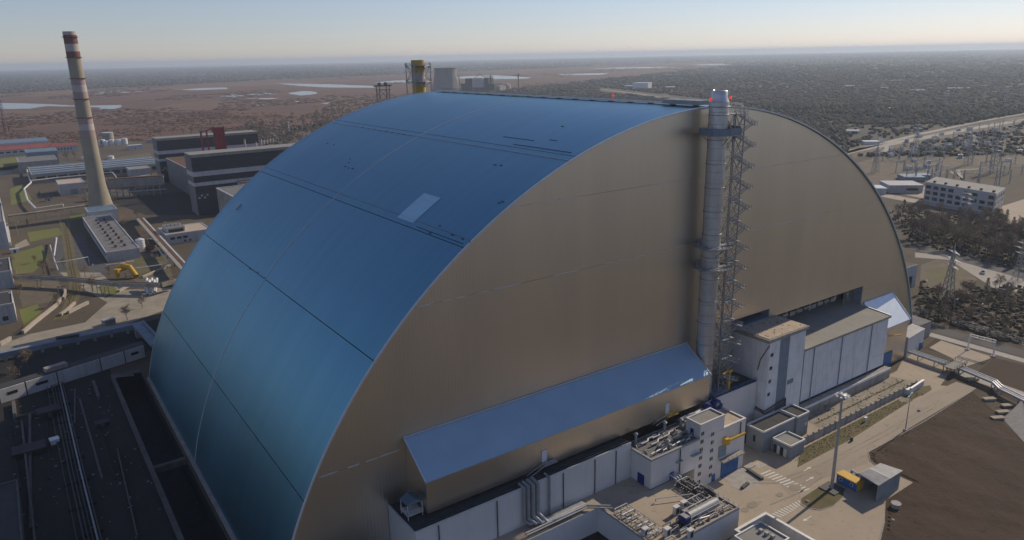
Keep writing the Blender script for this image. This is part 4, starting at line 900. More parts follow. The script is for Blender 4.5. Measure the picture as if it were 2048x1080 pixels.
wallq(si[3],si[2],.06,si[3].z,si[2].z,'grey_green','front_wall'); wallq(si[2],si[1],.06,si[2].z,si[1].z,'blue_grey_panel','side_wall'); wallq(si[1],si[0],.06,si[1].z,si[0].z,'grey_green','back_wall')
for p_ in si: MB().bar((p_.x,p_.y,.06),(p_.x,p_.y,p_.z),.22).build('post','galv',sh)
for k,(px_,py_) in enumerate(((1704,948),(1710,952),(1717,955),(1706,955))):
    p_ = G(px_,py_); d_ = thing('gas_drum',('first','second','third','front')[k]+' metal drum stacked between the cabin and the open shed','drum',(p_.x,p_.y,.06),'drums between cabin and shed')
    MB().cyl((p_.x,p_.y,.06),(p_.x,p_.y,1.2),.5,n=12).build('body','galv',d_); MB().cyl((p_.x,p_.y,1.2),(p_.x,p_.y,1.5),.5,.2,n=12).build('lid','lamp_glass',d_)
mh = thing('well_head','round concrete well head on the gravel field','well',(14.9,-61.0,0)); MB().cyl((14.9,-61,.05),(14.9,-61,1.3),1.25,n=18).build('ring','old_concrete',mh); MB().cyl((14.9,-61,1.3),(14.9,-61,1.45),1.35,n=18).build('lid','kerb',mh)
for k,(px_,py_) in enumerate(((1785,1042),(1838,822),(1614,1004))):
    p_ = G(px_,py_); tag(MB().lathe((p_.x,p_.y,.1),[(.55,0),(.5,.35),(.25,.5)],9).build('stone_marker','kerb'),('small pale stone lying near the well head','small pale stone on the gravel by the road','small pale stone on the grass island')[k],'stone')
mhh = G(1703,882); man = thing('manhole','small black hydrant post casting a shadow on the road','hydrant',(mhh.x,mhh.y,.04)); MB().cyl((mhh.x,mhh.y,.04),(mhh.x,mhh.y,1.0),.45,n=10).build('post','steel_dark',man); MB().cyl((mhh.x,mhh.y,1.0),(mhh.x,mhh.y,1.3),.55,.3,n=10).build('cap','steel_dark',man)
uc = G(1730,843); u2 = thing('utility_box','white utility box on the grass verge by the panel wall','utility box',(uc.x,uc.y,.05)); MB().obox((uc.x,uc.y,.05),1.0,.7,1.6).build('body','trim',u2); MB().obox((uc.x+1.1,uc.y+.2,.05),.7,.6,1.2).build('side_box','trim',u2)
for k,(a,b_) in enumerate((((1484,978),(1496,968)),((1495,940),(1525,960)))):
    p0,p1 = G(*a),G(*b_); tag(MB().bar((p0.x,p0.y,.35),(p1.x,p1.y,.35),1.0,.6).build('barrier_block','steel_dark'),('short','long')[k]+' dark concrete barrier on the yard by the blue gate','barrier')
# insulated pipes on the right
pr = thing('pipe_line','pair of silver insulated pipes on trestles right of the arch','pipeline',(122,-28,0))
pts = [G(1803,690,2.5),G(1806,700,2.5),G(1870,722,2.5),G(1920,738,2.5),G(1985,765,2.5),G(1998,778,2.5),G(2080,818,2.5)]
for k,(dx,r_) in enumerate(((0,.5),(1.5,.45),(3.2,.35))):
    MB().path([(p_.x+dx,p_.y,p_.z) for p_ in pts],r_,8).build('pipe','stack_steel',pr)
for i in range(11):
    t = i/10*(len(pts)-2)+1; i0 = int(min(t,len(pts)-2)); p_ = pts[i0].lerp(pts[i0+1],t-i0)
    MB().box(p_.x-.8,p_.x+4,p_.y-.12,p_.y+.12,1.8,2.0).box(p_.x-.5,p_.x-.2,p_.y-.12,p_.y+.12,0,1.8).box(p_.x+3.4,p_.x+3.7,p_.y-.12,p_.y+.12,0,1.8).build('trestle','galv',pr)
vb = thing('valve_platform','dark railed valve platform across the silver pipes','platform',(122,-29,0))
p_ = G(1905,745); MB().box(p_.x-4,p_.x+6,p_.y-2.2,p_.y+2.2,2.9,3.1).rail([(p_.x-4,p_.y-2.2,3.1),(p_.x+6,p_.y-2.2,3.1),(p_.x+6,p_.y+2.2,3.1),(p_.x-4,p_.y+2.2,3.1)],1.1,.1,2).build('deck','steel_dark',vb)
for dx in (-3.6,0,5.6):
    for dy in (-2,2): MB().bar((p_.x+dx,p_.y+dy,0),(p_.x+dx,p_.y+dy,2.9),.25).build('leg','steel_dark',vb)
pg = thing('pipe_portal','pale lattice steel portal frame beside the fence strip','portal',(148,-25,0))
pa,pb = Vector((148,-19.8,0)),Vector((148.6,-29.4,0))
for p_ in (pa,pb):
    for dx in (-.6,.6): MB().bar((p_.x+dx,p_.y,0),(p_.x+dx*.6,p_.y,7.0),.22).build('leg','trim',pg)
    MB().obox((p_.x,p_.y,0),2,1.4,.5).build('footing','kerb',pg)
bm_ = MB()
for z in (6.2,7.2): bm_.bar((pa.x,pa.y,z),(pb.x,pb.y,z),.25)
for k in range(8): a = pa.lerp(pb,k/8); b_ = pa.lerp(pb,(k+1)/8); bm_.bar((a.x,a.y,6.2 if k%2 else 7.2),(b_.x,b_.y,7.2 if k%2 else 6.2),.16)
bm_.build('lattice_beam','trim',pg)
for k,(px_,py_) in enumerate(((1978,800),(2015,813),(2005,826),(1995,838),(1945,760))):
    p_ = G(px_,py_); s_ = thing('concrete_hatch',('leftmost','topmost','middle','lowest','far')[k]+' pale concrete hatch slab by the field corner pit','hatch',(p_.x,p_.y,0),'hatches by the field corner'); MB().obox((p_.x,p_.y,0),4.2,1.6,.7,-.5).build('block','kerb',s_); MB().obox((p_.x,p_.y,.7),4.5,1.9,.12,-.5).build('cover','yard',s_)
wd = thing('concrete_ramp','pale concrete wedge ramp at the right edge of the gravel field','ramp',(95,-60,0))
a,b_,c_,d_ = G(2005,838),G(2040,818),G(2062,850),G(2062,900)
MB().add([(a.x,a.y,.1),(b_.x,b_.y,3.2),(c_.x,c_.y,3.2),(d_.x,d_.y,.1),(b_.x,b_.y,0),(c_.x,c_.y,0)],[(3,2,1,0),(1,2,5,4),(0,1,4),(2,3,5)]).build('slope','kerb',wd)
fn = thing('mesh_fence','tall pale mesh fence along the ditch right of the arch','fence',(174,-10,0))
fpts = [Vector((176.8,60)),Vector((176.8,17)),Vector((174,-10)),Vector((171,-40)),Vector((166,-75))]
fd = MB(); 
for i in range(len(fpts)-1):
    a,b_ = fpts[i],fpts[i+1]; n_ = max(1,int((b_-a).length/3))
    for k in range(n_):
        p_ = a.lerp(b_,k/n_); q_ = a.lerp(b_,(k+1)/n_); MB().bar((*p_,0),(*p_,3.2),.14).build('post','trim',fn)
        m_ = MB()
        for z in (.3,1.2,2.1,3.0): m_.bar((*p_,z),(*q_,z),.05)
        for j in range(1,6): r_ = p_.lerp(q_,j/6); m_.bar((*r_,.2),(*r_,3.0),.035)
        m_.build('mesh_panel','trim',fn)

# ================================================================ LEFT: CHIMNEY, REACTOR BLOCKS, WORKSHOPS
cx, cy, _ = G(205, 431)
ch = thing('plant_chimney', 'tall tapering concrete chimney with faded red and white bands', 'chimney', (cx, cy, 0))
def crad(z):
    P = [(0,11.2),(9,9.4),(17,7.9),(26,6.8),(47,6.1),(68,5.7),(110,5.2),(150,4.8)]
    for (a,ra),(b,rb) in zip(P[:-1],P[1:]):
        if z <= b: return ra+(rb-ra)*(z-a)/(b-a)
    return 4.8
def cz(py, px): return HT(px, py, (cx, cy))
cbands = [(431,273,'chim_concrete'),(273,260,'chim_faded'),(260,248,'chim_white'),(248,236,'chim_faded'),(236,197,'chim_concrete'),(197,184,'chim_faded'),(184,170,'chim_white'),(170,157,'chim_faded'),(157,115,'chim_concrete'),(115,103,'chim_red'),(103,88,'chim_white'),(88,70,'chim_red'),(70,63,'chim_white')]
axx = lambda py: 134+(205-134)*(py-65)/(431-65)
for ya, yb, mt_ in cbands:
    z0, z1 = (0. if ya == 431 else cz(ya, axx(ya))), cz(yb, axx(yb)); n_ = 10 if ya == 431 else 2
    pr_ = [(crad(z0+(z1-z0)*k/n_), z0+(z1-z0)*k/n_) for k in range(n_+1)]
    MB().lathe((cx,cy,0), pr_, 32, ya == 431 or yb == 63).build('band', mt_, ch)
for py in (74,115,157,198,235): z = cz(py, axx(py)); MB().lathe((cx,cy,0),[(crad(z),z-.3),(crad(z)+1.0,z-.2),(crad(z)+1.0,z+.2),(crad(z),z+.3)],24,False).build('gallery','rust',ch)

def block(name,label,x0,x1,y0,y1,h,wall,roof,z0=0.,cat='building',par=.5,parm='trim',group=None):
    t = thing(name,label,cat,((x0+x1)/2,(y0+y1)/2,z0),group)
    MB().box(x0,x1,y0,y1,z0,h).build('wall',wall,t); MB().box(x0+.4,x1-.4,y0+.4,y1-.4,h,h+.1).build('roof',roof,t)
    if par:
        for a in ((x0-.1,x1+.1,y0-.1,y0+.4),(x0-.1,x1+.1,y1-.4,y1+.1),(x0-.1,x0+.4,y0+.4,y1-.4),(x1-.4,x1+.1,y0+.4,y1-.4)): MB().box(*a,h,h+par).build('parapet',parm,t)
    return t
def windows(t, face, pos, zs, w, h, fixed, mt='glass'):
    for z in zs:
        for p_ in pos:
            if face == 'y': o = MB().box(p_-w/2,p_+w/2,fixed-.12,fixed-.02,z,z+h)
            else: o = MB().box(fixed-.12,fixed-.02,p_-w/2,p_+w/2,z,z+h)
            o = o.build('window', mt, t)
hut = block('filter_hall','long low grey-roofed hall leading to the foot of the chimney',-128.5,-109,379,520,6.3,'old_white','grey_roof')
for k in range(9):
    for dx in (-3.2, 2.2): 
        t_ = MB().cyl((-118+dx,392+k*13,6.4),(-118+dx,392+k*13,7.6),.9,n=8).build('roof_vent','rust',hut); MB().cyl((-118+dx,392+k*13,7.6),(-118+dx,392+k*13,8.1),1.3,.5,n=8).build('cowl','steel_dark',t_)
windows(hut,'x',[386+k*8 for k in range(16)],[3.2],4,1.6,-128.5)
block('chimney_base_house','pale flat house between the chimney and the long hall',-124,-103,521,545,9.5,'old_white','blue_roof')
p_ = G(283,502); tk = thing('storage_tank','upright white tank at the corner of the long grey hall','tank',(p_.x,p_.y,0)); MB().cyl((p_.x,p_.y,0),(p_.x,p_.y,8.2),2.9,n=18).build('shell','lamp_glass',tk); MB().cyl((p_.x,p_.y,8.2),(p_.x,p_.y,9.2),2.9,.6,n=18).build('cone_roof','trim',tk)
for k in range(5): MB().lathe((p_.x,p_.y,0),[(2.92,1+k*1.6),(3.0,1+k*1.6),(3.0,1.15+k*1.6),(2.92,1.15+k*1.6)],18,False).build('hoop','rust',tk)

def reactor(name,label,x0,x1,y0,y1,H):
    t = thing(name,label,'reactor building',((x0+x1)/2,(y0+y1)/2,0)); s = H/50.
    rows = [(0,24.5,'dark_cladding'),(24.5,27.5,'old_white'),(27.5,32.5,'dark_cladding'),(32.5,36.5,'old_white'),(36.5,48.2,'dark_cladding'),(48.2,50,'old_concrete')]
    for a,b_,mt_ in rows:
        n_ = max(1,int((b_-a)/2.4)) if mt_ == 'dark_cladding' else 1
        for k in range(n_):
            z0 = (a+(b_-a)*k/n_)*s; z1 = (a+(b_-a)*(k+1)/n_)*s
            MB().box(x0,x1,y0,y0+1,z0+.06,z1-.06).build('cladding_panel' if mt_ == 'dark_cladding' else 'band',mt_,t)
        MB().box(x0-.4,x0,y0,y1,a*s+.06,b_*s-.06).build('side_panel','grey_roof' if mt_ != 'old_white' else 'old_white',t)
    MB().box(x0,x1,y0+1.02,y1,0,H-.3).build('core','dark_roof',t)
    MB().box(x0-.6,x1,y0-.5,y1,H,H+.7).build('roof','olive_roof',t)
    for k in range(4): MB().box(x0+1.5+k*2.2,x0+3+k*2.2,y0-.12,y0-.02,(14+2*(k%2))*s,(15.4+2*(k%2))*s).build('patch','old_white',t)
    return t
rb = reactor('reactor_block','nearer dark clad reactor block with two white bands',-46,70,497,520,50)
ra = reactor('reactor_block','farther dark clad reactor block with two white bands behind the red frame',-36,70,708,732,46)
MB().box(-12,70,485,496.4,0,25).build('front_annex','old_white',rb); MB().box(-12,70,485,496.4,25,25.6).build('annex_roof','rust',rb)
MB().box(5,16,484.8,484.98,15,20).build('dark_opening','dark_void',rb)
for k in range(4): MB().box(-11+.3*(k%2),-9,484.7,484.98,2+k*5.5,5+k*5.5).build('stair_window','dark_void',rb)
MB().box(6,70,700,707.4,0,24).build('front_annex','old_white',ra)
link = block('link_block','low brown-roofed link between the two dark reactor blocks',-30,70,521,704,26,'grey_roof','rust')
# red steel frame and white vent pipes
rfm = thing('stack_support','tall red steel stack support frame between the dark blocks','frame',(0,600,30))
a,b_ = F(431,296,600),F(451,297,600); tz = F(428,255,600).z
MB().box(a.x,b_.x,598.5,601,30.2,tz).build('plate','red_iron',rfm)
for x in (a.x-.3,b_.x+.1): MB().bar((x,598,30.2),(x,598,tz+1),1.0).build('column','red_iron',rfm)
q0 = F(417,298,600); MB().bar((q0.x,599,30.2),(q0.x,599,F(416,262,600).z),1.3).build('column','red_iron',rfm); MB().bar((q0.x,599,38),(a.x-2,599,30.6),.8).bar((q0.x,599,36),(q0.x-7,599,30.4),.8).build('brace','red_iron',rfm)
q1 = F(401,262,640); MB().bar((q1.x,640,30.2),(q1.x,640,q1.z),1.5).bar((q1.x,640,q1.z-1),(a.x,601,tz-1),1.0).build('rear_column','red_iron',rfm)
for k,(xt,yt,xb_,yb_) in enumerate(((512,290,518,320),(521,279,524,300),(527,280,531,305),(534,284,537,310),(540,285,543,308),(546,286,550,305),(489,282,491,293))):
    y = 520+6*k; p0,p1 = F(xb_,yb_,y),F(xt,yt,y); v_ = thing('vent_pipe',('leftmost leaning','second','third','fourth','fifth','rightmost','small rear')[k]+' white vent pipe on the dark reactor block roof','vent pipe',(p1.x,y,50.7),'vent pipes on the reactor block')
    zz = max(p1.z,54); MB().cyl((p1.x,y,50.7 if k != 6 else 30),(p1.x,y,zz),.9,n=10).build('pipe','chim_white',v_); MB().cyl((p1.x,y,zz),(p1.x,y,zz+.8),1.0,n=10).build('cap','rust',v_)
    MB().bar((p1.x,y,52.5),(p1.x+2.5,y,50.7),.3).build('stay','rust',v_)
# covered conveyor gallery
gl = thing('gallery','long stained concrete gallery on columns running to the reactor block','gallery',(-60,636,0))
ga,gb = Vector((-94,642)),Vector((-47,630)); n_ = 9
for k in range(n_):
    a = ga.lerp(gb,(k+.02)/n_); b_ = ga.lerp(gb,(k+.98)/n_); MB().bar((*a,14),(*b_,14),5,8.4).build('panel','old_concrete',gl); MB().bar((*ga.lerp(gb,k/n_),9.6),(*ga.lerp(gb,(k+1)/n_),9.6),5.4,.5).build('floor_beam','rust',gl)
    c_ = ga.lerp(gb,k/n_); MB().obox((c_.x,c_.y-2,0),1,1,9.4).build('column','old_concrete',gl)
MB().bar((*ga,18.5),(*gb,18.5),5.6,.6).build('roof','rust',gl); MB().bar((ga.x,ga.y-3.2,5.4),(gb.x,gb.y-3.2,5.4),.8,.8).build('pipe','old_white',gl)
wr = block('lab_house','white two-storey house with dark windows at the left edge of the arch',-88,-58,404,432,7.0,'old_white','tan_roof')
windows(wr,'y',[-84,-79.5,-75.5],[3.4],3,1.6,404); windows(wr,'y',[-76,-72.5],[.8],1.2,1.4,404)
MB().box(-86,-74,410,428,7.1,10).build('roof_house','old_white',wr); MB().box(-86.2,-73.8,409.8,428.2,10,10.3).build('roof_house_roof','grey_roof',wr)
for k in range(4): MB().cyl((-84+k*2.6,419,10.3),(-84+k*2.6,419,11.8),.6,n=8).build('roof_vent','galv',wr)
MB().box(-85,-75,409.6,409.78,7.4,9.4).build('dark_window','glass',wr)
# estacade: sloping pipe gallery with rust-red trough
es = thing('pipe_gallery','sloping pipe gallery with rust-red trough climbing toward the arch','gallery',(-90,400,0))
ea,eb = G(275,438,5),G(372,548,7); d_ = (eb-ea); 
for off,mt_,w_ in ((0,'old_concrete',2.2),(2.2,'rust',1.6),(4.0,'old_white',1.2)): MB().bar((ea.x+off,ea.y,ea.z+(.3 if off else 0)),(eb.x+off,eb.y,eb.z+(.3 if off else 0)),w_,1.2 if not off else .8).build('deck' if not off else 'trough',mt_,es)
for k in range(9): p_ = ea.lerp(eb,k/8); MB().obox((p_.x+1.5,p_.y,0),.8,.8,p_.z-.5).build('column','old_concrete',es)
tag(MB().path([G(110,476,4),(G(110,476,4)+Vector((1,0,0))),G(108,512,4)],.5,6).build('pipe','trim'),'white pipe bend beside the lawn left of the chimney','pipe')
def frame_px(name,label,pts,z,r,mt_='trim',leg=True,grp=None):
    t = thing(name,label,'pipe frame',(*G(*pts[0])[:2],0),grp); q = [G(x,y,z) for x,y in pts]; MB().path(q,r,6).build('pipe',mt_,t)
    if leg:
        for p_ in q: MB().bar((p_.x,p_.y,0),(p_.x,p_.y,z),.3).build('leg',mt_,t)
    return t
frame_px('pipe_trestle','white pipe frame across the shaded lane left of the long hall',[(110,525),(145,520),(176,514)],5,.35)
frame_px('pipe_trestle','white pipe frame in front of the long grey hall',[(212,530),(240,527),(268,522)],5,.4)
frame_px('pipe_trestle','white square pipe loop right of the long grey hall',[(270,537),(338,527),(312,492),(330,480),(295,477)],4,.35)
frame_px('pipe_trestle','white pipe line beside the lawn near the left edge',[(100,490),(106,512),(116,540)],3,.35)
frame_px('pipe_trestle','thin pipe frame in the shade near the chimney foot',[(74,416),(126,408),(127,413)],4,.3)
frame_px('pipe_trestle','bent white pipeline among the lawns far left',[(52,335),(62,365),(48,378),(55,400),(72,418)],4,.9)
frame_px('pipe_trestle','long white pipeline behind the chimney',[(60,362),(110,356),(175,350),(225,343)],5,.8,'old_white')
frame_px('pipe_trestle','white elbow pipeline right of the chimney',[(200,346),(225,345),(238,362),(242,358),(300,350)],6,.7,'old_white')
frame_px('pipe_trestle','brown pipe rack in the lawns left of the chimney',[(16,432),(70,425),(140,415),(175,410)],6,.9,'old_concrete')
# yellow duct
yd = thing('yellow_duct','bulky yellow elbow duct beside the lane','duct',(*G(255,556)[:2],0))
p_ = G(258,558); MB().path([(p_.x-4.2,p_.y+9,5.2),(p_.x-1,p_.y+8.5,6.6),(p_.x+2,p_.y+5,5.8),(p_.x+4.0,p_.y-1,1.2)],1.55,12).build('elbow','yellow',yd); MB().cyl((p_.x-5.2,p_.y+5,1),(p_.x-5.2,p_.y+5,6),1.3,n=12).build('riser','yellow',yd); MB().path([(p_.x-5.2,p_.y+5,5),(p_.x,p_.y+7,5)],.9,10).build('link','yellow',yd)
for dx in (-5,-1,3): MB().bar((p_.x+dx,p_.y+5,0),(p_.x+dx,p_.y+5,3),.4).build('stand','galv',yd)
# big duct bridge
db = thing('duct_bridge','long tan duct bridge crossing the railway on light trestles','pipe bridge',(-145,335,0))
q = [G(x,y,5) for x,y in ((-40,545),(30,552),(140,558),(230,568),(322,570),(356,560))]
for k in range(len(q)-1): MB().bar(q[k],q[k+1],2.6,2.2).build('duct','old_concrete',db); MB().bar(q[k]+Vector((0,-.2,1.3)),q[k+1]+Vector((0,-.2,1.3)),.8,.3).build('walkway','dirt',db)
for x,y in ((122,585),(164,584),(190,583),(290,578)):
    p_ = G(x,y,0); MB().bar((p_.x-1,p_.y,0),(p_.x-1,p_.y,4),.4).bar((p_.x+1.2,p_.y,0),(p_.x+1.2,p_.y,4),.4).bar((p_.x-1.5,p_.y,3.8),(p_.x+1.8,p_.y,3.8),.4).build('trestle','tan_roof',db)
for k,(x,y) in enumerate(((200,590),(207,587),(215,589),(80,575))):
    p_ = G(x,y); t_ = thing('pipe_stand',('left','middle','right','lone far-left')[k]+' yellowish pipe stand near the duct bridge','stand',(p_.x,p_.y,0),'pipe stands by the lane'); [MB().bar((p_.x+dx,p_.y,0),(p_.x+dx,p_.y,4.6),.35).build('leg','yellow' if k == 3 else 'tan_roof',t_) for dx in (-.9,.9)]; MB().bar((p_.x-1.4,p_.y,4.7),(p_.x+1.4,p_.y,4.7),.4).build('cap_beam','tan_roof',t_); MB().obox((p_.x,p_.y-1,0),4,.8,.5,.4).build('sleeper','kerb',t_)
for k in range(5):
    p_ = G(300+5*k,580+4*(k%2)); t_ = thing('duct_bundle',('first','second','third','fourth','fifth')[k]+' silver duct of the bundle dropping beside the arch foot','duct',(p_.x,p_.y,0),'silver ducts at the arch foot'); MB().path([(p_.x,p_.y+5,5.5),(p_.x-.8,p_.y+1,5),(p_.x-3,p_.y-3.5,.4)],.75,9).build('tube','lamp_glass',t_); MB().lathe((p_.x,p_.y+5,5.5),[(.9,-.2),(.9,.2)],9).build('collar','galv',t_)
# curved retaining walls of the railway cutting
for nm,pts,h_ in (('long curved retaining wall with pale top beside the railway',[(47,668),(70,648),(95,628),(115,612),(122,600)],1.6),('short straight retaining wall between railway and lane',[(137,628),(156,618),(177,608)],1.5),('middle retaining wall inside the railway curve',[(122,632),(135,622),(150,608)],1.2),('pale retaining wall at the lower left lane edge',[(0,692),(12,686),(22,680)],1.6),('upper retaining wall above the railway curve',[(128,600),(132,590),(131,582)],1.6),('low retaining wall on the slope near the arch foot',[(285,556),(310,545),(340,532)],1.0),('low retaining wall beside the grassy patch',[(238,584),(255,575),(264,571)],1.0)):
    t_ = thing('retaining_wall',nm,'wall',(*G(*pts[0])[:2],0))
    for k in range(len(pts)-1):
        a,b_ = G(*pts[k]),G(*pts[k+1]); MB().bar((a.x,a.y,h_/2),(b_.x,b_.y,h_/2),1.0,h_).build('wall_panel','kerb',t_); MB().bar((a.x,a.y,h_+.1),(b_.x,b_.y,h_+.1),1.3,.2).build('coping','tan_roof',t_)
    if 'long curved' in nm: MB().rail([(G(*q_).x,G(*q_).y+2,0) for q_ in pts],2.6,.18,3).build('railing','rust',t_)
# buildings on the left edge
l1 = block('tall_hall','tall pale hall cut by the left picture edge beside the lawns',-215,-179.5,470,560,19,'old_white','grey_roof'); windows(l1,'x',[475,490],[8],3,3,-179.5)
MB().box(-179.48,-178.2,474,556,0,3).build('side_strip','old_white',l1)
l2 = block('flat_workshop','flat white workshop with cluttered roof at the left picture edge',-215,-180,352,388,10,'old_white','dark_roof'); windows(l2,'y',[-206,-198,-190],[5.5],6,1.4,352)
for k in range(6): MB().obox((-207+4.4*k,360+5*(k%3),10.1),2,2.2,1.6).build('roof_box','galv',l2)
l3 = block('dark_roof_house','low white house with dark roof at the left picture edge',-215,-181,281,306,9.5,'old_white','dark_roof'); windows(l3,'y',[-190,-185.5],[1.6],2.4,2.2,281)
block('upper_hall','grey hall at the left edge above the lawns',-225,-181,575,690,16,'old_white','grey_roof'); block('far_edge_hall','pale hall at the left edge beyond the upper lawn',-230,-185,760,850,15,'old_white','grey_roof')
b1 = block('pump_building','pale blue-fronted pump building with tan roof left of the chimney',-132,-110,690,725,11,'old_white','tan_roof'); windows(b1,'y',[-120],[.5],6,5,690,'blue_grey_panel')
b2 = block('long_workshop','long low workshop with blue-grey roof behind the chimney',-150,-20,800,872,10,'old_concrete','blue_roof'); 
for k in range(12): MB().box(-146+k*10.5,-138+k*10.5,799.7,799.9,3,7).build('window','glass',b2)
for k in range(3): MB().box(-150,-20,815+k*18,818+k*18,10.1,11.2).build('skylight','old_white',b2)
block('stores','flat grey store house with white edge behind the long workshop',-158,-118,905,960,13,'old_concrete','grey_roof'); block('stepped_hall','blue-grey stepped hall among the far left lawns',-146,-112,985,1030,16,'blue_grey_panel','blue_roof')
block('white_office','white office block beside the dark reactor block',-58,-36.5,770,797,9,'old_white','olive_roof'); b5 = block('white_office','white low office with dark windows in front of the far reactor block',-66,-40,690,704,8,'old_white','old_white'); windows(b5,'y',[-60,-55,-50],[3],3.4,2,690)
b3 = block('blue_roof_depot','wide depot with blue-grey roof and red lower roof at the far left',-190,-112,1150,1215,16,'old_white','blue_roof',par=0); MB().box(-190,-112,1128,1149.5,0,8.5).build('front_aisle','old_white',b3); MB().add([(-190,1127,8.6),(-111,1127,8.6),(-111,1149.8,12.5),(-190,1149.8,12.5)],[(0,1,2,3)]).build('red_aisle_roof','red_roof',b3); windows(b3,'y',[-180,-172,-164,-156,-148],[4],5,2,1128)
b4 = block('red_roof_house','white house with red pitched roof beside the far depot',-110,-78,1128,1146,8,'old_white','red_roof',par=0); MB().add([(-111,1127,8.1),(-77,1127,8.1),(-77,1147,8.1),(-111,1147,8.1),(-111,1137,12),(-77,1137,12)],[(0,1,5,4),(2,3,4,5),(1,2,5),(3,0,4)]).build('pitched_roof','red_roof',b4); windows(b4,'y',[-106+k*4 for k in range(6)],[3],1.8,2.4,1128)
for k,(px_,py_,r_,h_) in enumerate(((4,304,6,11),(23,303,6,11),(15,306,2,6),(217,282,9,14),(205,291,5,9),(224,290,4.5,8),(238,289,4.5,8),(250,288,4.5,9),(212,291,4,7),(171,320,5,4),(222,318,4,4))):
    p_ = G(px_,py_); t_ = thing('oil_tank',('leftmost grey tank by the far depot','second grey tank by the far depot','small tank between the depot tanks','large flat tank of the far tank farm','far left tank of the tank farm','second tank of the tank farm','third tank of the tank farm','rightmost white tank of the tank farm','small front tank of the tank farm','low white tank beside the chimney shaft','low white tank right of the chimney shaft')[k],'tank',(p_.x,p_.y,0),'far oil tanks'); MB().cyl((p_.x,p_.y,0),(p_.x,p_.y,h_),r_,n=16).build('shell','lamp_glass' if k not in (0,1,3) else 'old_concrete',t_); MB().cyl((p_.x,p_.y,h_),(p_.x,p_.y,h_+.8),r_,r_*.2,n=16).build('roof','trim',t_)
lm = thing('lattice_mast','rusty lattice mast at the left picture edge','mast',(*G(14,268)[:2],0)); p_ = G(14,268)
for a in range(4): an_ = math.pi/4+a*math.pi/2; MB().bar((p_.x+5*math.cos(an_),p_.y+5*math.sin(an_),0),(p_.x+1.2*math.cos(an_),p_.y+1.2*math.sin(an_),78),.9).build('leg','rust',lm)
for k in range(12):
    z = k*6.4; r0 = 5-3.8*z/78; r1 = 5-3.8*(z+6.4)/78
    m_ = MB()
    for a in range(4): a0,a1 = math.pi/4+a*math.pi/2,math.pi/4+(a+1)*math.pi/2; m_.bar((p_.x+r0*math.cos(a0),p_.y+r0*math.sin(a0),z),(p_.x+r1*math.cos(a1),p_.y+r1*math.sin(a1),z+6.4),.5)
    m_.build('brace','rust',lm)
MB().bar((p_.x+2,p_.y-5,0),(p_.x+1.6,p_.y-1.6,78),.9).build('cable_duct','trim',lm)
# ---- long white low wall, duct and trench walls in the shadow of the arch
lw = thing('shed_row','long low white panelled shed wall in the shadow left of the arch','building',(-160,184,0))
wa,wb_ = Vector((-200,171)),Vector((-136.5,190.3)); xs_ = [0,.16,.3,.47,.72,.87,1]
for a,b_ in zip(xs_[:-1],xs_[1:]):
    p0,p1 = wa.lerp(wb_,a+.004),wa.lerp(wb_,b_-.004); MB().bar((*p0,2.8),(*p1,2.8),.6,5.4).build('wall_panel','old_white',lw)
    if b_ not in (.72,.87):
        m0,m1 = p0.lerp(p1,.3),p0.lerp(p1,.7); MB().bar((m0.x,m0.y-.35,3.2),(m1.x,m1.y-.35,3.2),.12,1.1).build('window','glass',lw)
MB().prism([tuple(wa+Vector((0,.4))),tuple(wb_+Vector((0,.4))),tuple(wb_+Vector((0,5.5))),tuple(wa+Vector((0,5.5)))],5.3,5.7).build('roof','dark_roof',lw)
MB().prism([tuple(wa+Vector((0,.5))),tuple(wb_+Vector((0,.5))),tuple(wb_+Vector((0,5.3))),tuple(wa+Vector((0,5.3)))],0,5.2).build('core','dark_roof',lw)
p_ = wa.lerp(wb_,.52); MB().obox((p_.x-3,p_.y+2.6,5.7),8,3,1.6,.3).build('roof_box','old_concrete',lw)
ld_ = thing('long_duct','long blue-grey duct on low piers along the lane edge','duct',(-160,240,0)); da,db_ = G(-30,716,3),G(286,648,3)
MB().bar(da,db_,3,2.2).build('duct','blue_grey_panel',ld_)
for k in range(10): q_ = da.lerp(db_,k/9); MB().obox((q_.x,q_.y,0),1.2,1.6,2).build('pier','old_concrete',ld_)
q_ = da.lerp(db_,.5); MB().obox((q_.x,q_.y,4.1),9,2,1.2,-.2).build('box','steel_dark',ld_)
cr = thing('cross_gallery','dark blue steel gallery meeting the arch foot at the trench end','gallery',(-138,212,0)); a,b_ = G(275,650,6),G(312,690,6); MB().bar(a,b_,4,1.0).bar(a+Vector((2.6,0,1)),b_+Vector((2.6,0,1)),.6,1.6).build('deck','blue_grey_panel',cr); MB().obox((a.x,a.y,0),3,3,5.4).build('leg','old_concrete',cr); MB().obox((b_.x,b_.y,0),3,3,5.4).build('leg','old_concrete',cr)
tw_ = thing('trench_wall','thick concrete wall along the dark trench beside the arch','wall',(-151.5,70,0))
for k in range(14): MB().box(-152.2,-151.02,-40+k*15.2,-25.1+k*15.2,0,2.2).build('wall_panel','shade_concrete',tw_)
for y in (87,173.2): MB().box(-151,-141.3,y,y+1.6,-1.5,.6).build('cross_wall','shade_concrete',tw_)
MB().add([(-151,168,2.2),(-151,173,2.2),(-144,173,.3),(-144,170,.3)],[(0,3,2,1)]).build('buttress','shade_concrete',tw_)
pb_ = thing('pipe_bundle','bundle of pale pipes running through the shadow parallel to the arch','pipeline',(-171,100,0))
for k,(x,r_) in enumerate(((-168.8,.2),(-169.6,.26),(-171.6,.16),(-172.6,.2),(-174.2,.12),(-170.6,.14))): MB().path([(x,-40,.9),(x-.3,100,.9),(x,182,.9)],r_,6).build('pipe','steel_dark' if k != 1 else 'galv',pb_)
for k in range(14): MB().box(-175,-168,-35+k*16,-34.6+k*16,0,.6).build('sleeper','shade_ground',pb_)
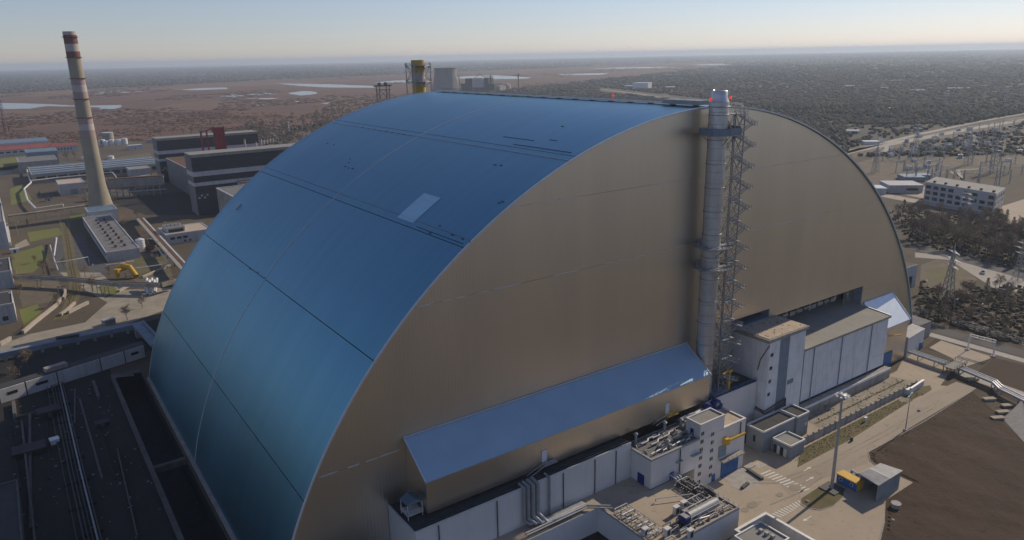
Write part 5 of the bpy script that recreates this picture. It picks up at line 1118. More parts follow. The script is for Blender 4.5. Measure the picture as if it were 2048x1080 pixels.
for k,(xx,yy) in enumerate(((-158.6,172),(-185.6,170))): tag(MB().box(xx-.5,xx+.5,yy-18,yy,0,1.8).build('low_wall','shade_concrete'),('short concrete wall between trench and pipe bundle','short concrete wall left of the pipe bundle')[k],'wall')
sbx = G(110,886); bx_ = thing('pale_hatch','small pale blue hatch box standing alone in the shadow','hatch',(sbx.x,sbx.y,0)); MB().obox((sbx.x,sbx.y,0),2.6,2.6,1.6,.1).build('body','lamp_glass',bx_); MB().obox((sbx.x,sbx.y,1.6),2.9,2.9,.2,.1).build('lid','lamp_glass',bx_)
fb = block('lower_left_shed','flat blue-grey shed roof in the lower left corner',-230,-186,30,96,5,'shade_concrete','dark_roof',parm='shade_concrete')
MB().box(-184,-183.4,30,150,0,1.5).build('kerb_wall','shade_concrete')['kind'] = 'structure'

# ================================================================ BEHIND THE ARCH: UNIT BLOCK AND THE OLD STRIPED STACK
ub = block('unit_block','massive windowless block hidden behind the arch that carries the striped stack',-84,100,168,252,60,'old_concrete','grey_roof')
ox,oy = 24.,226.
os_ = thing('striped_stack','short yellow and white striped stack in a steel cage behind the arch crest','chimney',(ox,oy,60))
zz = [60,106.5,112.0,116.2,122.0]
b0 = HT(838,170,(ox,oy)); b1_ = HT(838,145,(ox,oy)); b2_ = HT(838,120,(ox,oy))
for z0,z1,mt_ in ((60,b0,'stack_yellow'),(b0,b1_,'chim_white'),(b1_,b2_,'stack_yellow')): MB().lathe((ox,oy,0),[(3.65,z0),(3.65,z1)],26).build('band',mt_,os_)
r_ = 7.0; legs = [(ox+r_*math.cos(math.pi/4+k*math.pi/2),oy+r_*math.sin(math.pi/4+k*math.pi/2)) for k in range(4)]
r1z,r2z = HT(838,131,(ox,oy)),HT(838,163,(ox,oy))
for k,(x,y) in enumerate(legs):
    MB().bar((x,y,60.2),(x,y,r1z+1.5),.35).build('leg','galv',os_); a = legs[(k+1)%4]
    MB().bar((x,y,r2z),(a[0],a[1],r1z),.2).bar((x,y,r1z),(a[0],a[1],r2z),.2).bar((x,y,r1z),(ox,oy,r1z-4),.2).bar((x,y,r2z),(ox,oy,r2z-6),.2).build('brace','galv',os_)
for z in (r1z,r2z): 
    g_ = MB().lathe((ox,oy,0),[(3.7,z-.2),(7.2,z-.2),(7.2,z+.1),(3.7,z+.1)],12,False).build('gallery','galv',os_)
    MB().rail([(ox+7.1*math.cos(t),oy+7.1*math.sin(t),z) for t in np.linspace(0,2*math.pi,13)],1.2,.12,3).build('railing','galv',g_)
gy = 900.; a,b_ = F(750,190,gy),F(783,190,gy); gzt = F(765,168,gy).z
gt = thing('lattice_gantry','dark lattice gantry standing beyond the left shoulder of the arch','gantry',((a.x+b_.x)/2,gy,0))
for x in (a.x+3,a.x+8,b_.x-8,b_.x-3): MB().bar((x,gy,0),(x,gy,gzt-1.5),.9).build('leg','steel_dark',gt)
MB().box(a.x,b_.x,gy-2,gy+2,gzt-3.5,gzt-1.5).box(a.x+2,b_.x-2,gy-2,gy+2,gzt-9,gzt-8).build('beam','steel_dark',gt)
for x in (a.x+8,b_.x-9): MB().cyl((x,gy-.8,gzt),(x,gy+.8,gzt),2.6,n=14).build('wheel','steel_dark',gt)
for k in range(3):
    x0,x1 = (a.x+3,a.x+8) if k == 0 else ((a.x+8,b_.x-8) if k == 1 else (b_.x-8,b_.x-3))
    for j in range(5): z0 = gzt-9-j*10; MB().bar((x0,gy,z0),(x1,gy,z0-10),.5).bar((x1,gy,z0),(x0,gy,z0-10),.5).build('brace','steel_dark',gt)

# ================================================================ FAR THINGS
pL,pR = G(866,184),G(919,184); cxx,cyy = (pL.x+pR.x)/2,(pL.y+pR.y)/2; rb_ = (pR-pL).length/2; hT = HT(890,136,(cxx,cyy))
ct = thing('cooling_tower','broad grey unfinished cooling tower behind the arch crest','cooling tower',(cxx,cyy,0))
prf = [(rb_*(1-.27*math.sin(min(1,t*1.12)*math.pi/2)),hT*t) for t in np.linspace(0,1,13)]
MB().lathe((cxx,cyy,0),prf,40,False).build('shell','tower_concrete',ct); MB().lathe((cxx,cyy,0),[(prf[-1][0]+.1,hT-2.5),(prf[-1][0]+1.6,hT-2.5),(prf[-1][0]+1.6,hT+1),(prf[-1][0]-2,hT+1),(prf[-1][0]-2,hT-6)],40,False).build('rim','old_concrete',ct)
for dx in (.62,.72): MB().bar((cxx+rb_*dx,cyy-rb_*.8,0),(cxx+rb_*.62,cyy-rb_*.66,hT*.7),2.2).build('scaffold','old_concrete',ct)
un = thing('unfinished_unit','unfinished dark reactor building with roof cranes beside the cooling tower','building',(*G(950,182)[:2],0))
def farbox(t,nm,x0,x1,yt,yb,mt_,depth=60,base=182):
    a,b_ = G(x0,base),G(x1,base); u_ = (b_-a); w_ = u_.length; u_.normalize(); v_ = Vector((-u_.y,u_.x,0)); z1 = HT((x0+x1)/2,yt,((a.x+b_.x)/2,(a.y+b_.y)/2)); z0 = max(0,HT((x0+x1)/2,yb,((a.x+b_.x)/2,(a.y+b_.y)/2)))
    c_ = (a+b_)/2+v_*depth/2; return MB().obox((c_.x,c_.y,z0),w_,depth,z1-z0,math.atan2(u_.y,u_.x)).build(nm,mt_,t)
farbox(un,'lower_hall',912,988,168,190,'dark_cladding',70); farbox(un,'upper_hall',931,945,157,168.5,'dark_cladding',45); farbox(un,'pale_shaft',945,966,156,175,'old_white',40,182.4); farbox(un,'right_hall',965,977,156,168.5,'dark_cladding',45); farbox(un,'low_annex',985,1000,172,190,'old_concrete',50)
for x0,y0,x1,y1 in ((950,156,960,148),(960,148,972,156),(981,172,982,150),(979,150,986,150)):
    a = G(955,182); z0,z1 = HT(x0,y0,(a.x,a.y)),HT(x1,y1,(a.x,a.y)); p0,p1 = G(x0,182),G(x1,182); MB().bar((p0.x,p0.y,z0),(p1.x,p1.y,z1),1.6).build('crane_boom','steel_dark',un)
for k,(x,yt) in enumerate(((1037,147),(982,150))): 
    p_ = G(x,181+k); z_ = HT(x,yt,(p_.x,p_.y)); t_ = thing('tower_crane',('lone thin tower crane right of the unfinished unit','tower crane against the unfinished unit')[k],'crane',(p_.x,p_.y,0)); MB().bar((p_.x,p_.y,0),(p_.x,p_.y,z_),3).build('mast','steel_dark',t_); MB().bar((p_.x-22,p_.y+10,z_-6),(p_.x+8,p_.y-4,z_-6),2).build('jib','steel_dark',t_)
dm = thing('domed_store','pale round domed store right of the unfinished unit','store',(*G(1014,180)[:2],0)); p_ = G(1014,180); MB().lathe((p_.x,p_.y,0),[(14,0),(14,16),(9,22),(1,25)],18).build('dome','tan_roof',dm)
def far_block(label,x0,x1,yt,yb,mt_,roof,depth,name='far_building'):
    a,b_ = G(x0,yb),G(x1,yb); t = thing(name,label,'building',((a.x+b_.x)/2,(a.y+b_.y)/2,0)); u_ = b_-a; w_ = u_.length; u_.normalize(); v_ = Vector((-u_.y,u_.x,0)); h_ = max(3,HT((x0+x1)/2,yt,((a.x+b_.x)/2,(a.y+b_.y)/2))); c_ = (a+b_)/2+v_*depth/2; an_ = math.atan2(u_.y,u_.x)
    MB().obox((c_.x,c_.y,0),w_,depth,h_,an_).build('wall',mt_,t); MB().obox((c_.x,c_.y,h_),w_+.8,depth+.8,.8,an_).build('roof',roof,t); return t,h_,a,b_,u_,v_,an_
t_,h_,*_r = far_block('hazy pale factory on the wooded plain behind the stack',1266,1296,166,178,'lamp_glass','trim',50); far_block('lower hazy hall beside the pale factory',1248,1266,172,178,'blue_grey_panel','trim',40)
far_block('thin pale hall right of the hazy factory',1330,1346,174,177,'old_white','trim',30)
for k,(x0,x1,yt,yb) in enumerate(((1690,1708,171,174),(1756,1776,175,177),(1820,1850,180,182),(1895,1912,176,178),(1915,1940,176,178),(1770,1784,216,219),(1915,1938,214,217),(1690,1720,262,266),(1728,1760,284,289),(1800,1808,152,154),(1832,1838,152,154))):
    far_block(('first','second','third','fourth','fifth','sixth','seventh','eighth','ninth','tenth','eleventh')[k]+' of the tiny pale huts scattered on the wooded plain, counted from left rear',x0,x1,yt,yb,'lamp_glass','trim',12,'far_hut')
# white office right
wo = thing('white_office_block','long white three-storey office block with dark windows at the right','building',(455,121,0))
MB().prism([(438,93),(470,100),(484,160),(451,152)],0,15.8).build('wall','old_white',wo); MB().prism([(438.6,93.8),(469.4,100.5),(483,159),(451.3,151.5)],15.8,16.0).build('roof','olive_roof',wo)
fa,fb_ = Vector((438,93)),Vector((451,152)); dd = (fb_-fa).normalized(); nn_ = Vector((-dd.y,dd.x)); 
if nn_.x > 0: nn_ = -nn_
an_ = math.atan2(dd.y,dd.x)
for r_ in range(3):
    for k in range(9):
        if random.random() < .12: continue
        p_ = fa.lerp(fb_,(k+.5)/9)+nn_*.08; w_ = MB().obox((p_.x,p_.y,1.9+r_*4.6),4.3,.2,2.6,an_).build('window','glass',wo); MB().obox((p_.x+nn_.x*.05,p_.y+nn_.y*.05,1.6+r_*4.6),4.6,.3,.3,an_).build('sill','old_white',w_)
fc,fd_ = Vector((438,93)),Vector((470,100)); d2 = (fd_-fc).normalized(); n2 = Vector((d2.y,-d2.x)); a2 = math.atan2(d2.y,d2.x)
for r_ in range(3):
    for k in range(4): p_ = fc.lerp(fd_,(k+.5)/4)+n2*.08; MB().obox((p_.x,p_.y,1.9+r_*4.6),4,.2,2.4,a2).build('window','glass',wo)
for k in range(6): p_ = fa.lerp(fb_,(k+.5)/6)-nn_*4; MB().obox((p_.x,p_.y,16.0),1.6,1.6,1.4).build('roof_vent','rust',wo)
lo,h_,a,b_,u_,v_,an_ = far_block('low white office with dark window band left of the long office block',1778,1845,372,386,'old_white','old_white',24,'low_office'); q_ = a.lerp(b_,.68)-v_*.1; MB().obox((q_.x,q_.y,h_*.35),(b_-a).length*.35,.3,h_*.35,an_).build('window_band','glass',lo)
far_block('white flat shed close to the arch edge at the right',1752,1772,378,389,'old_white','lamp_glass',16,'low_shed'); far_block('dark blue-roofed shed behind the low white office',1810,1850,356,363,'blue_grey_panel','blue_roof',20,'low_shed')
far_block('small blue-roofed shed behind the long office block',1836,1862,352,358,'blue_grey_panel','blue_roof',14,'low_shed')
cv = G(1965,547); car = thing('parked_car','pale car parked on the sandy track at the right','car',(cv.x,cv.y,.07))
MB().obox((cv.x,cv.y,.45),4.4,1.8,.75,.5).build('body','lamp_glass',car); MB().add([(cv.x+dx*math.cos(.5)-dy*math.sin(.5),cv.y+dx*math.sin(.5)+dy*math.cos(.5),z) for z,l0,l1,w_ in ((1.2,-1.7,1.2,.85),(1.75,-1.2,.6,.7)) for dx,dy in ((l0,-w_),(l1,-w_),(l1,w_),(l0,w_))],[(0,3,2,1),(4,5,6,7),(0,1,5,4),(1,2,6,5),(2,3,7,6),(3,0,4,7)]).build('cabin','glass',car)
for dx in (-1.35,1.35):
    for dy in (-.85,.85): x,y = cv.x+dx*math.cos(.5)-dy*math.sin(.5),cv.y+dx*math.sin(.5)+dy*math.cos(.5); MB().cyl((x-.1*math.sin(-.5),y-.1,.4),(x+.1*math.sin(-.5),y+.1,.4),.33,n=10).build('wheel','steel_dark',car)
# switchyard portals
def portal_parts():
    ls = []
    for x in (-9,9):
        l = MB(); ls.append(l)
        for dx in (-1.0,1.0): l.bar((x+dx,0,0),(x+dx*.3,0,15),.38)
        for k in range(4): l.bar((x-1.0+.2*k,0,k*3.6),(x+.8-.2*k,0,(k+1)*3.6),.22)
    b = MB().bar((-10,0,14.6),(10,0,14.6),.4).bar((-10,0,13.4),(10,0,13.4),.3)
    for k in range(10): b.bar((-10+2*k,0,13.4 if k%2 else 14.6),(-8+2*k,0,14.6 if k%2 else 13.4),.22)
    ins_ = [MB().cyl((x,0,13.3),(x,0,10.6),.35,.25,6) for x in (-6,0,6)]
    return [(nm,mb_.mesh(nm,mt_)) for nm,mb_,mt_ in (('leg',ls[0],'galv'),('leg',ls[1],'galv'),('beam',b,'galv'),*[('insulator',i,'trim') for i in ins_])]
def spawn(name,label,cat,grp,parts,loc,rz,s):
    t = thing(name,label,cat,loc,grp); t.rotation_euler = (0,0,rz); t.scale = (s,s,s)
    for nm,me in parts: o = bpy.data.objects.new(nm,me); COL.objects.link(o); o.parent = t
    return t
P_ = portal_parts(); rs = random.Random(5)
MB_b = MB()
for r_,(py,xs0,xs1,n_) in enumerate(((372,1870,2040,5),(362,1815,1905,5),(345,1800,1900,5),(350,1960,2040,4),(322,1760,1900,6),(312,1800,1960,6),(300,1850,2040,6),(284,1900,2045,5),(330,1960,2045,3),(262,1960,2045,4))):
    for k in range(n_):
        x = xs0+(xs1-xs0)*(k+.5*(r_%2))/n_+rs.uniform(-4,4); y = py-(x-xs0)*.06*(1 if py < 330 else .2)+rs.uniform(-2,2)
        p_ = G(x,y); spawn('switchyard_portal','grey lattice portal of the open switchyard beyond the office block','portal','switchyard portals',P_,(p_.x,p_.y,0),1.35+rs.uniform(-.12,.12) if rs.random() < .7 else rs.uniform(-.2,.2),rs.uniform(.7,1.0))
# transformers / bus supports
T_ = [('tank',MB().box(-3,3,-1.8,1.8,.5,4).mesh('tank','galv')),('base',MB().box(-3.6,3.6,-2.4,2.4,0,.5).mesh('base','kerb')),('bushings',MB().cyl((-1.5,0,4),(-1.8,0,6.4),.25,.15,6).cyl((0,0,4),(0,0,6.6),.25,.15,6).cyl((1.5,0,4),(1.8,0,6.4),.25,.15,6).mesh('bushings','trim')),('radiator',MB().box(-2.6,2.6,1.9,2.7,.8,3.6).mesh('radiator','trim'))]
for k in range(26):
    x,y = (rs.uniform(1740,2040),0); y = rs.uniform(268,345)-(x-1740)*.05; p_ = G(x,y); spawn('transformer','pale transformer in the open switchyard','transformer','switchyard transformers',T_,(p_.x,p_.y,0),rs.uniform(0,3),rs.uniform(.8,1.2))
# lattice pylons
def pylon_parts(h):
    l = MB(); w0,w1 = h*.085,h*.018
    def c(z): return w0+(w1-w0)*min(1,z/(h*.8))
    for sx in (-1,1):
        for sy in (-1,1): l.bar((sx*w0,sy*w0,0),(sx*w1,sy*w1,h*.8),.3); l.bar((sx*w1,sy*w1,h*.8),(0,0,h),.22)
    b = MB(); zs_ = [0,.14,.27,.39,.5,.6,.7,.8]
    for i in range(7):
        z0,z1 = zs_[i]*h,zs_[i+1]*h; a,d = c(z0),c(z1)
        for (p0,p1) in (((-1,-1),(1,-1)),((1,-1),(1,1)),((1,1),(-1,1)),((-1,1),(-1,-1))): b.bar((p0[0]*a,p0[1]*a,z0),(p1[0]*d,p1[1]*d,z1),.16).bar((p1[0]*a,p1[1]*a,z0),(p0[0]*d,p0[1]*d,z1),.16)
    ar = MB()
    for z,wd in ((.62*h,h*.2),(.74*h,h*.26),(.86*h,h*.18)):
        for s_ in (-1,1): ar.bar((0,0,z+h*.03),(s_*wd,0,z),.22).bar((0,.3,z),(s_*wd,0,z),.22).bar((0,-.3,z),(s_*wd,0,z),.22)
    return [('lattice_legs',l.mesh('lattice_legs','galv')),('bracing',b.mesh('bracing','galv')),('cross_arms',ar.mesh('cross_arms','trim'))]
PY = pylon_parts(30.)
for k,(x,y,s_,lab) in enumerate(((1893,604,1.0,'nearest lattice pylon among bare shrubs right of the arch'),(1925,452,.9,'lattice pylon at the wood edge above the nearest one'),(2035,560,.8,'lattice pylon cut by the right picture edge'),(580,278,1.0,'small lone lattice pylon in the left woods by the arch'),(1935,330,1.2,'tall pylon left in the switchyard'),(1985,345,1.2,'tall pylon right in the switchyard'),(1830,300,1.2,'pylon at the bend of the pale far road'),(1750,345,1.1,'pylon close to the arch edge in the switchyard'),(1890,215,1.3,'left of two pylons on the far wooded plain'),(2010,205,1.3,'right of two pylons on the far wooded plain'))):
    p_ = G(x,y); spawn('lattice_pylon',lab,'pylon',None,PY,(p_.x,p_.y,0),1.1 if k else .9,s_)

# ================================================================ TREES
def bare_tree(seed,h,mt_tw,nl=10,ntw=620):
    r = random.Random(seed); tr = MB(); cr = MB(); tips = []
    top = Vector((r.uniform(-.4,.4),r.uniform(-.4,.4),h*.8)); tr.cyl((0,0,-.2),top*.5,h*.022,h*.014,6); tr.cyl(top*.5,top,h*.014,h*.005,5); tips.append(top)
    for k in range(nl):
        z = h*(.28+.5*k/nl); a = k*2.4+r.uniform(-.4,.4); l = h*r.uniform(.2,.36)*(1.1-.5*k/nl); b0 = top*(z/(h*.8)); b1 = b0+Vector((math.cos(a)*l*.75,math.sin(a)*l*.75,l*.75)); tr.cyl(b0,b1,h*.009,h*.003,4); tips += [b1,b0.lerp(b1,.6)]
        for j in range(2): a2 = a+r.uniform(-.9,.9); b2 = b0.lerp(b1,.55+.2*j)+Vector((math.cos(a2)*l*.4,math.sin(a2)*l*.4,l*.4)); tr.cyl(b0.lerp(b1,.55+.2*j),b2,h*.004,h*.002,3); tips.append(b2)
    for k in range(ntw):
        t = r.choice(tips); o = Vector((r.gauss(0,1),r.gauss(0,1),r.gauss(.25,.8)))*h*.055; d = Vector((r.gauss(0,1),r.gauss(0,1),r.gauss(.9,.6))).normalized()*h*r.uniform(.05,.12); w = Vector((r.gauss(0,1),r.gauss(0,1),r.gauss(0,1))).normalized()*h*r.uniform(.006,.02)
        p = t+o; cr.add([p-w,p+w,p+d],[(0,1,2)])
    return [('trunk',tr.mesh('trunk','bark')),('crown',cr.mesh('crown',mt_tw))]
def pine_tree(seed,h,n=420):
    r = random.Random(seed); tr = MB().cyl((0,0,-.2),(0,0,h*.95),h*.02,h*.004,6); cr = MB()
    for k in range(8): z = h*(.35+.07*k); a = k*2.4; tr.cyl((0,0,z),(math.cos(a)*h*.12,math.sin(a)*h*.12,z+h*.03),h*.006,h*.002,3)
    for k in range(n):
        z = r.random()**.8; rad = h*(.17*(1-z)+.03)*math.sqrt(r.random())*r.uniform(.7,1.15); a = r.uniform(0,6.28); p = Vector((math.cos(a)*rad,math.sin(a)*rad,h*(.22+.76*z))); d = Vector((math.cos(a),math.sin(a),r.uniform(-.4,.5)))*h*r.uniform(.04,.08); w = Vector((-math.sin(a),math.cos(a),r.uniform(-.4,.4)))*h*r.uniform(.015,.035); cr.add([p-w,p+w,p+d],[(0,1,2)])
    return [('trunk',tr.mesh('trunk','bark')),('crown',cr.mesh('crown','needles'))]
BT = [bare_tree(1,12,'twigs'),bare_tree(2,11,'twigs_pale'),bare_tree(3,13,'twigs'),bare_tree(4,10,'twigs_olive'),bare_tree(5,12,'twigs_pale')]
PT = [pine_tree(6,13),pine_tree(7,11)]
rs = random.Random(21)
def inside(p,poly):
    c = False; n = len(poly)
    for i in range(n):
        a,b = poly[i],poly[(i+1)%n]
        if (a[1] > p[1]) != (b[1] > p[1]) and p[0] < (b[0]-a[0])*(p[1]-a[1])/(b[1]-a[1])+a[0]: c = not c
    return c
def grove(poly,n,group,lab_bare,lab_pine,pine,smin=.7,smax=1.15):
    xs = [p[0] for p in poly]; ys = [p[1] for p in poly]; k = 0
    while k < n:
        q = (rs.uniform(min(xs),max(xs)),rs.uniform(min(ys),max(ys)))
        if not inside(q,poly): continue
        p_ = G(*q); pi = rs.random() < pine
        spawn('pine_tree' if pi else 'bare_tree',lab_pine if pi else lab_bare,'tree',group+(' pines' if pi else ' bare trees'),rs.choice(PT if pi else BT),(p_.x,p_.y,0),rs.uniform(0,6.28),rs.uniform(smin,smax)); k += 1
grove([(1775,425),(1850,420),(2060,455),(2060,548),(1960,520),(1880,500),(1825,492),(1805,470)],130,'right wood','bare brown tree in the wood below the white office block','dark pine in the wood below the white office block',.12)
grove([(1830,612),(1850,560),(1885,600),(1960,575),(2060,575),(2060,690),(1990,680),(1900,650),(1845,640)],46,'right thicket','bare shrubby tree around the nearest lattice pylon','dark pine around the nearest lattice pylon',.15,.4,.85)
grove([(470,262),(560,240),(640,225),(720,205),(750,212),(690,240),(600,292),(540,300),(470,290)],75,'left wood','bare tree in the wood beyond the left shoulder of the arch','dark pine in the wood beyond the left shoulder of the arch',.12,1.0,1.7)
grove([(240,285),(330,268),(450,268),(470,290),(380,270),(300,275)],16,'woods behind reactor blocks','bare tree behind the dark reactor blocks','dark pine behind the dark reactor blocks',.6,.9,1.5)
grove([(0,470),(60,400),(160,330),(330,330),(360,440),(300,560),(240,620),(40,610)],26,'plant yard','small bare tree among the pipes and lawns around the chimney','small dark pine among the pipes and lawns around the chimney',.1,.4,.8)
for k,(x,y,j,s_,lab) in enumerate(((88,548,0,.8,'lone bare tree on the lawn near the left edge'),(70,525,3,.5,'small bare shrub on the lawn near the left edge'),(255,640,1,.75,'bare shrub at the lane end near the arch foot'),(285,615,1,.6,'small bare shrub beside the silver duct bundle'),(40,590,0,.6,'bare shrub beside the dark roofed house'),(150,318,1,1.1,'bare tree in front of the red-roofed house'),(135,322,2,1.0,'bare tree left of the chimney shaft by the stores'),(180,300,9,1.3,'dark pine left of the far chimney base'),(205,300,9,1.2,'dark pine in front of the tank farm'),(158,352,0,1.0,'bare shrub behind the pump building'),(100,352,0,.9,'bare shrub beside the long white pipeline'),(84,310,1,1.0,'bare tree in front of the far depot'),(1650,822,3,.25,'tiny olive shrub on the old apron'),(55,738,0,.8,'bare tree in the shadow behind the long shed wall'),(30,770,0,.7,'bare shrub in the shadow by the shed wall'))):
    p_ = G(x,y); spawn('pine_tree' if j == 9 else 'bare_tree',lab,'tree',None,PT[0] if j == 9 else BT[j],(p_.x,p_.y,0),k*1.3,s_)

# ---- far woods, scrub and reeds: too many to count
def blob_mesh(seed):
    import bmesh
    bm = bmesh.new(); bmesh.ops.create_icosphere(bm,subdivisions=1,radius=1); r = random.Random(seed)
    for v in bm.verts: v.co *= r.uniform(.6,1.25); v.co.z = max(v.co.z,-.55)
    vs = np.array([v.co[:] for v in bm.verts]); fs = np.array([[v.index for v in f.verts] for f in bm.faces]); bm.free(); return vs,fs
BL = [blob_mesh(s_) for s_ in range(6)]
def mass(name,pts,mt_):                             # pts: (x,y,w,h)
    V,Fc,o = [],[],0
    for i,(x,y,w,h) in enumerate(pts):
        vs,fs = BL[i%6]; a = rs.uniform(0,6.28); ca,sa = math.cos(a),math.sin(a)
        q = np.empty_like(vs); q[:,0] = (vs[:,0]*ca-vs[:,1]*sa)*w/2+x; q[:,1] = (vs[:,0]*sa+vs[:,1]*ca)*w/2+y; q[:,2] = (vs[:,2]+.55)*h/1.6
        V.append(q); Fc.append(fs+o); o += len(vs)
    V = np.concatenate(V); Fc = np.concatenate(Fc); me = bpy.data.meshes.new(name); me.vertices.add(len(V)); me.vertices.foreach_set('co',V.ravel()); nf = len(Fc)
    me.loops.add(nf*3); me.loops.foreach_set('vertex_index',Fc.ravel().astype(np.int32)); me.polygons.add(nf); me.polygons.foreach_set('loop_start',np.arange(0,nf*3,3,dtype=np.int32)); me.polygons.foreach_set('loop_total',np.full(nf,3,dtype=np.int32)); me.polygons.foreach_set('use_smooth',np.ones(nf,dtype=bool)); me.update(calc_edges=True); me.materials.append(MATS[mt_])
    o_ = bpy.data.objects.new(name,me); COL.objects.link(o_); return kind(o_,'stuff')
MARSH = [(-260,196),(0,187),(300,171),(700,153),(1000,140),(1400,124),(1470,129),(1300,148),(1000,180),(760,205),(660,245),(520,272),(300,282),(90,286),(0,290),(-260,300)]
dark,brown,reed = [],[],[]
NOGO = [[(1690,318),(1850,285),(2070,245),(2070,222),(1850,262),(1690,298)],[(1730,395),(1730,352),(2070,345),(2070,480),(1960,440),(1820,405)],[(1200,174),(1490,206),(1490,218),(1200,184)]]
def hor(x): return 141-45*x/2048+.5
def fbm(x,y,s): return mnoise.fractal((x/s,y/s,3.7),1.0,2.0,4)
for _ in range(86000):
    x = rs.uniform(-600,3000) if rs.random() < .4 else rs.uniform(-60,2110); h0 = hor(x); t = rs.random(); y = h0+3.0+(310-h0 if x > 1430 else 130)*t**1.5
    if x < 760 and y > 300: continue
    p_ = G(x,y)
    if p_.y < 60 and p_.x < 400 or (abs(p_.x) < 200 and p_.y < 1100): continue
    if PX0 < p_.x < 420 and p_.y < 1180: continue
    inm = inside((x,y),MARSH); d_ = math.hypot(p_.x-CAM.x,p_.y-CAM.y); f_ = fbm(p_.x,p_.y,420+d_*.12); f2 = fbm(p_.x+900,p_.y,150+d_*.05)
    if any(inside((x,y),q) for q in NOGO): continue
    sz = max(1,d_/1500)**.75; fl = 1.0 if d_ < 1800 else .62; wd = 1.0 if d_ < 1800 else 1.45
    if inm:
        if f2 > .12 and rs.random() < .4: reed.append((p_.x,p_.y,rs.uniform(6,14)*sz*1.2,rs.uniform(.8,1.8)))
        continue
    yard_ = x > 1690 and 250 < y < 375
    if yard_ and rs.random() < .78: continue
    if f_+.25*f2 > .0: (dark if rs.random() < .82 else brown).append((p_.x,p_.y,rs.uniform(5,10)*sz*wd,rs.uniform(6,12)*min(1.3,sz)*fl*(.5 if yard_ else 1)))
    elif f_ > -.5 or rs.random() < .5: (brown if rs.random() < .85 else dark).append((p_.x,p_.y,rs.uniform(5,9)*sz*wd,rs.uniform(3,8)*min(1.2,sz)*fl*(.5 if yard_ else 1)))
for _ in range(9000):                               # scrub nearer the plant, left of the arch
    x,y = rs.uniform(-150,780),rs.uniform(225,300); p_ = G(x,y)
    if p_.y < 1180 or not inside((x,y),MARSH): continue
    if fbm(p_.x,p_.y,140) > .02 and rs.random() < .7: reed.append((p_.x,p_.y,rs.uniform(3,8),rs.uniform(.7,1.7)))
under = []
for poly,n_ in (([(1775,425),(1850,420),(2060,455),(2060,548),(1960,520),(1880,500),(1825,492),(1805,470)],1500),([(1830,612),(1850,560),(1885,600),(1960,575),(2060,575),(2060,690),(1990,680),(1900,650),(1845,640)],1000),([(440,275),(560,240),(640,225),(740,200),(770,206),(690,240),(600,300),(540,305),(470,300)],1800)):
    xs = [q[0] for q in poly]; ys = [q[1] for q in poly]
    for _ in range(n_):
        q = (rs.uniform(min(xs),max(xs)),rs.uniform(min(ys),max(ys)))
        if inside(q,poly): p_ = G(*q); under.append((p_.x,p_.y,rs.uniform(1.2,3.4)*(1 if q[0] > 1000 else 2.2),rs.uniform(.6,2.2)*(1 if q[0] > 1000 else 2)))
mass('undergrowth',under,'undergrowth')
mass('far_wood',dark,'forest_dark'); mass('far_scrub',brown,'forest_brown'); mass('reed_clumps',reed,'reed')
print('blobs',len(dark),len(brown),len(reed))


# ================================================================ MORE PLANT CLUTTER
def shed_px(px,py,w,d,h,rz,wall,roof,label,name='small_shed',cat='shed'):
    p_ = G(px,py); t = thing(name,label,cat,(p_.x,p_.y,0)); MB().obox((p_.x,p_.y,0),w,d,h,rz).build('body',wall,t); MB().obox((p_.x,p_.y,h),w+.5,d+.5,.25,rz).build('roof',roof,t); MB().obox((p_.x-math.sin(-rz)*0,p_.y-d/2*math.cos(rz)-.05,.1),1.2,.15,min(2.2,h*.8),rz).build('door','steel_dark',t); return t
for a in ((75,365,9,6,3.5,.1,'old_white','grey_roof','small white shed beside the bent pipeline far left'),
          (98,402,6,4,3,.2,'old_concrete','dark_roof','small dark shed on the brown pipe rack'),
          (30,505,5,3,2.6,.1,'lamp_glass','trim','tiny pale kiosk on the lawn by the left edge'),
          (255,345,16,9,5,.1,'old_white','blue_roof','white and blue shed right of the chimney shaft'),
          (285,338,12,8,6,.1,'blue_grey_panel','blue_roof','blue-grey shed beside the long workshop end'),
          (190,365,12,8,5,.1,'old_concrete','rust','rusty-roofed shed hugging the chimney shaft'),
          (300,498,7,5,3,-.5,'rust','rust','rust-red machine house between tank and pipe gallery'),
          (318,512,8,5,2.6,.2,'old_concrete','dark_roof','low dark kiosk inside the square pipe loop'),
          (218,648,5,4,2.5,.3,'old_concrete','kerb','little concrete kiosk at the end of the lane'),
          (150,388,8,5,3,.1,'old_white','grey_roof','pale garage in front of the pump building'),
          (205,415,9,6,4,.1,'old_concrete','dark_roof','dark store beside the chimney foot'),
          (60,300,14,8,5,.1,'old_white','red_roof','white shed with red roof between depot and lawns'),
          (270,298,20,10,6,.1,'old_white','trim','long pale shed behind the tank farm'),
          (305,285,16,9,5,.1,'old_concrete','blue_roof','blue-roofed shed left of the far reactor block'),
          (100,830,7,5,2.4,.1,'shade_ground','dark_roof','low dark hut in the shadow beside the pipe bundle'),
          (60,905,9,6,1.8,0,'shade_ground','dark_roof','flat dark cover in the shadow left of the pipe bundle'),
          (205,850,4,3,1.2,0,'shade_ground','dark_roof','small dark cover between pipe bundle and trench wall')): shed_px(*a)
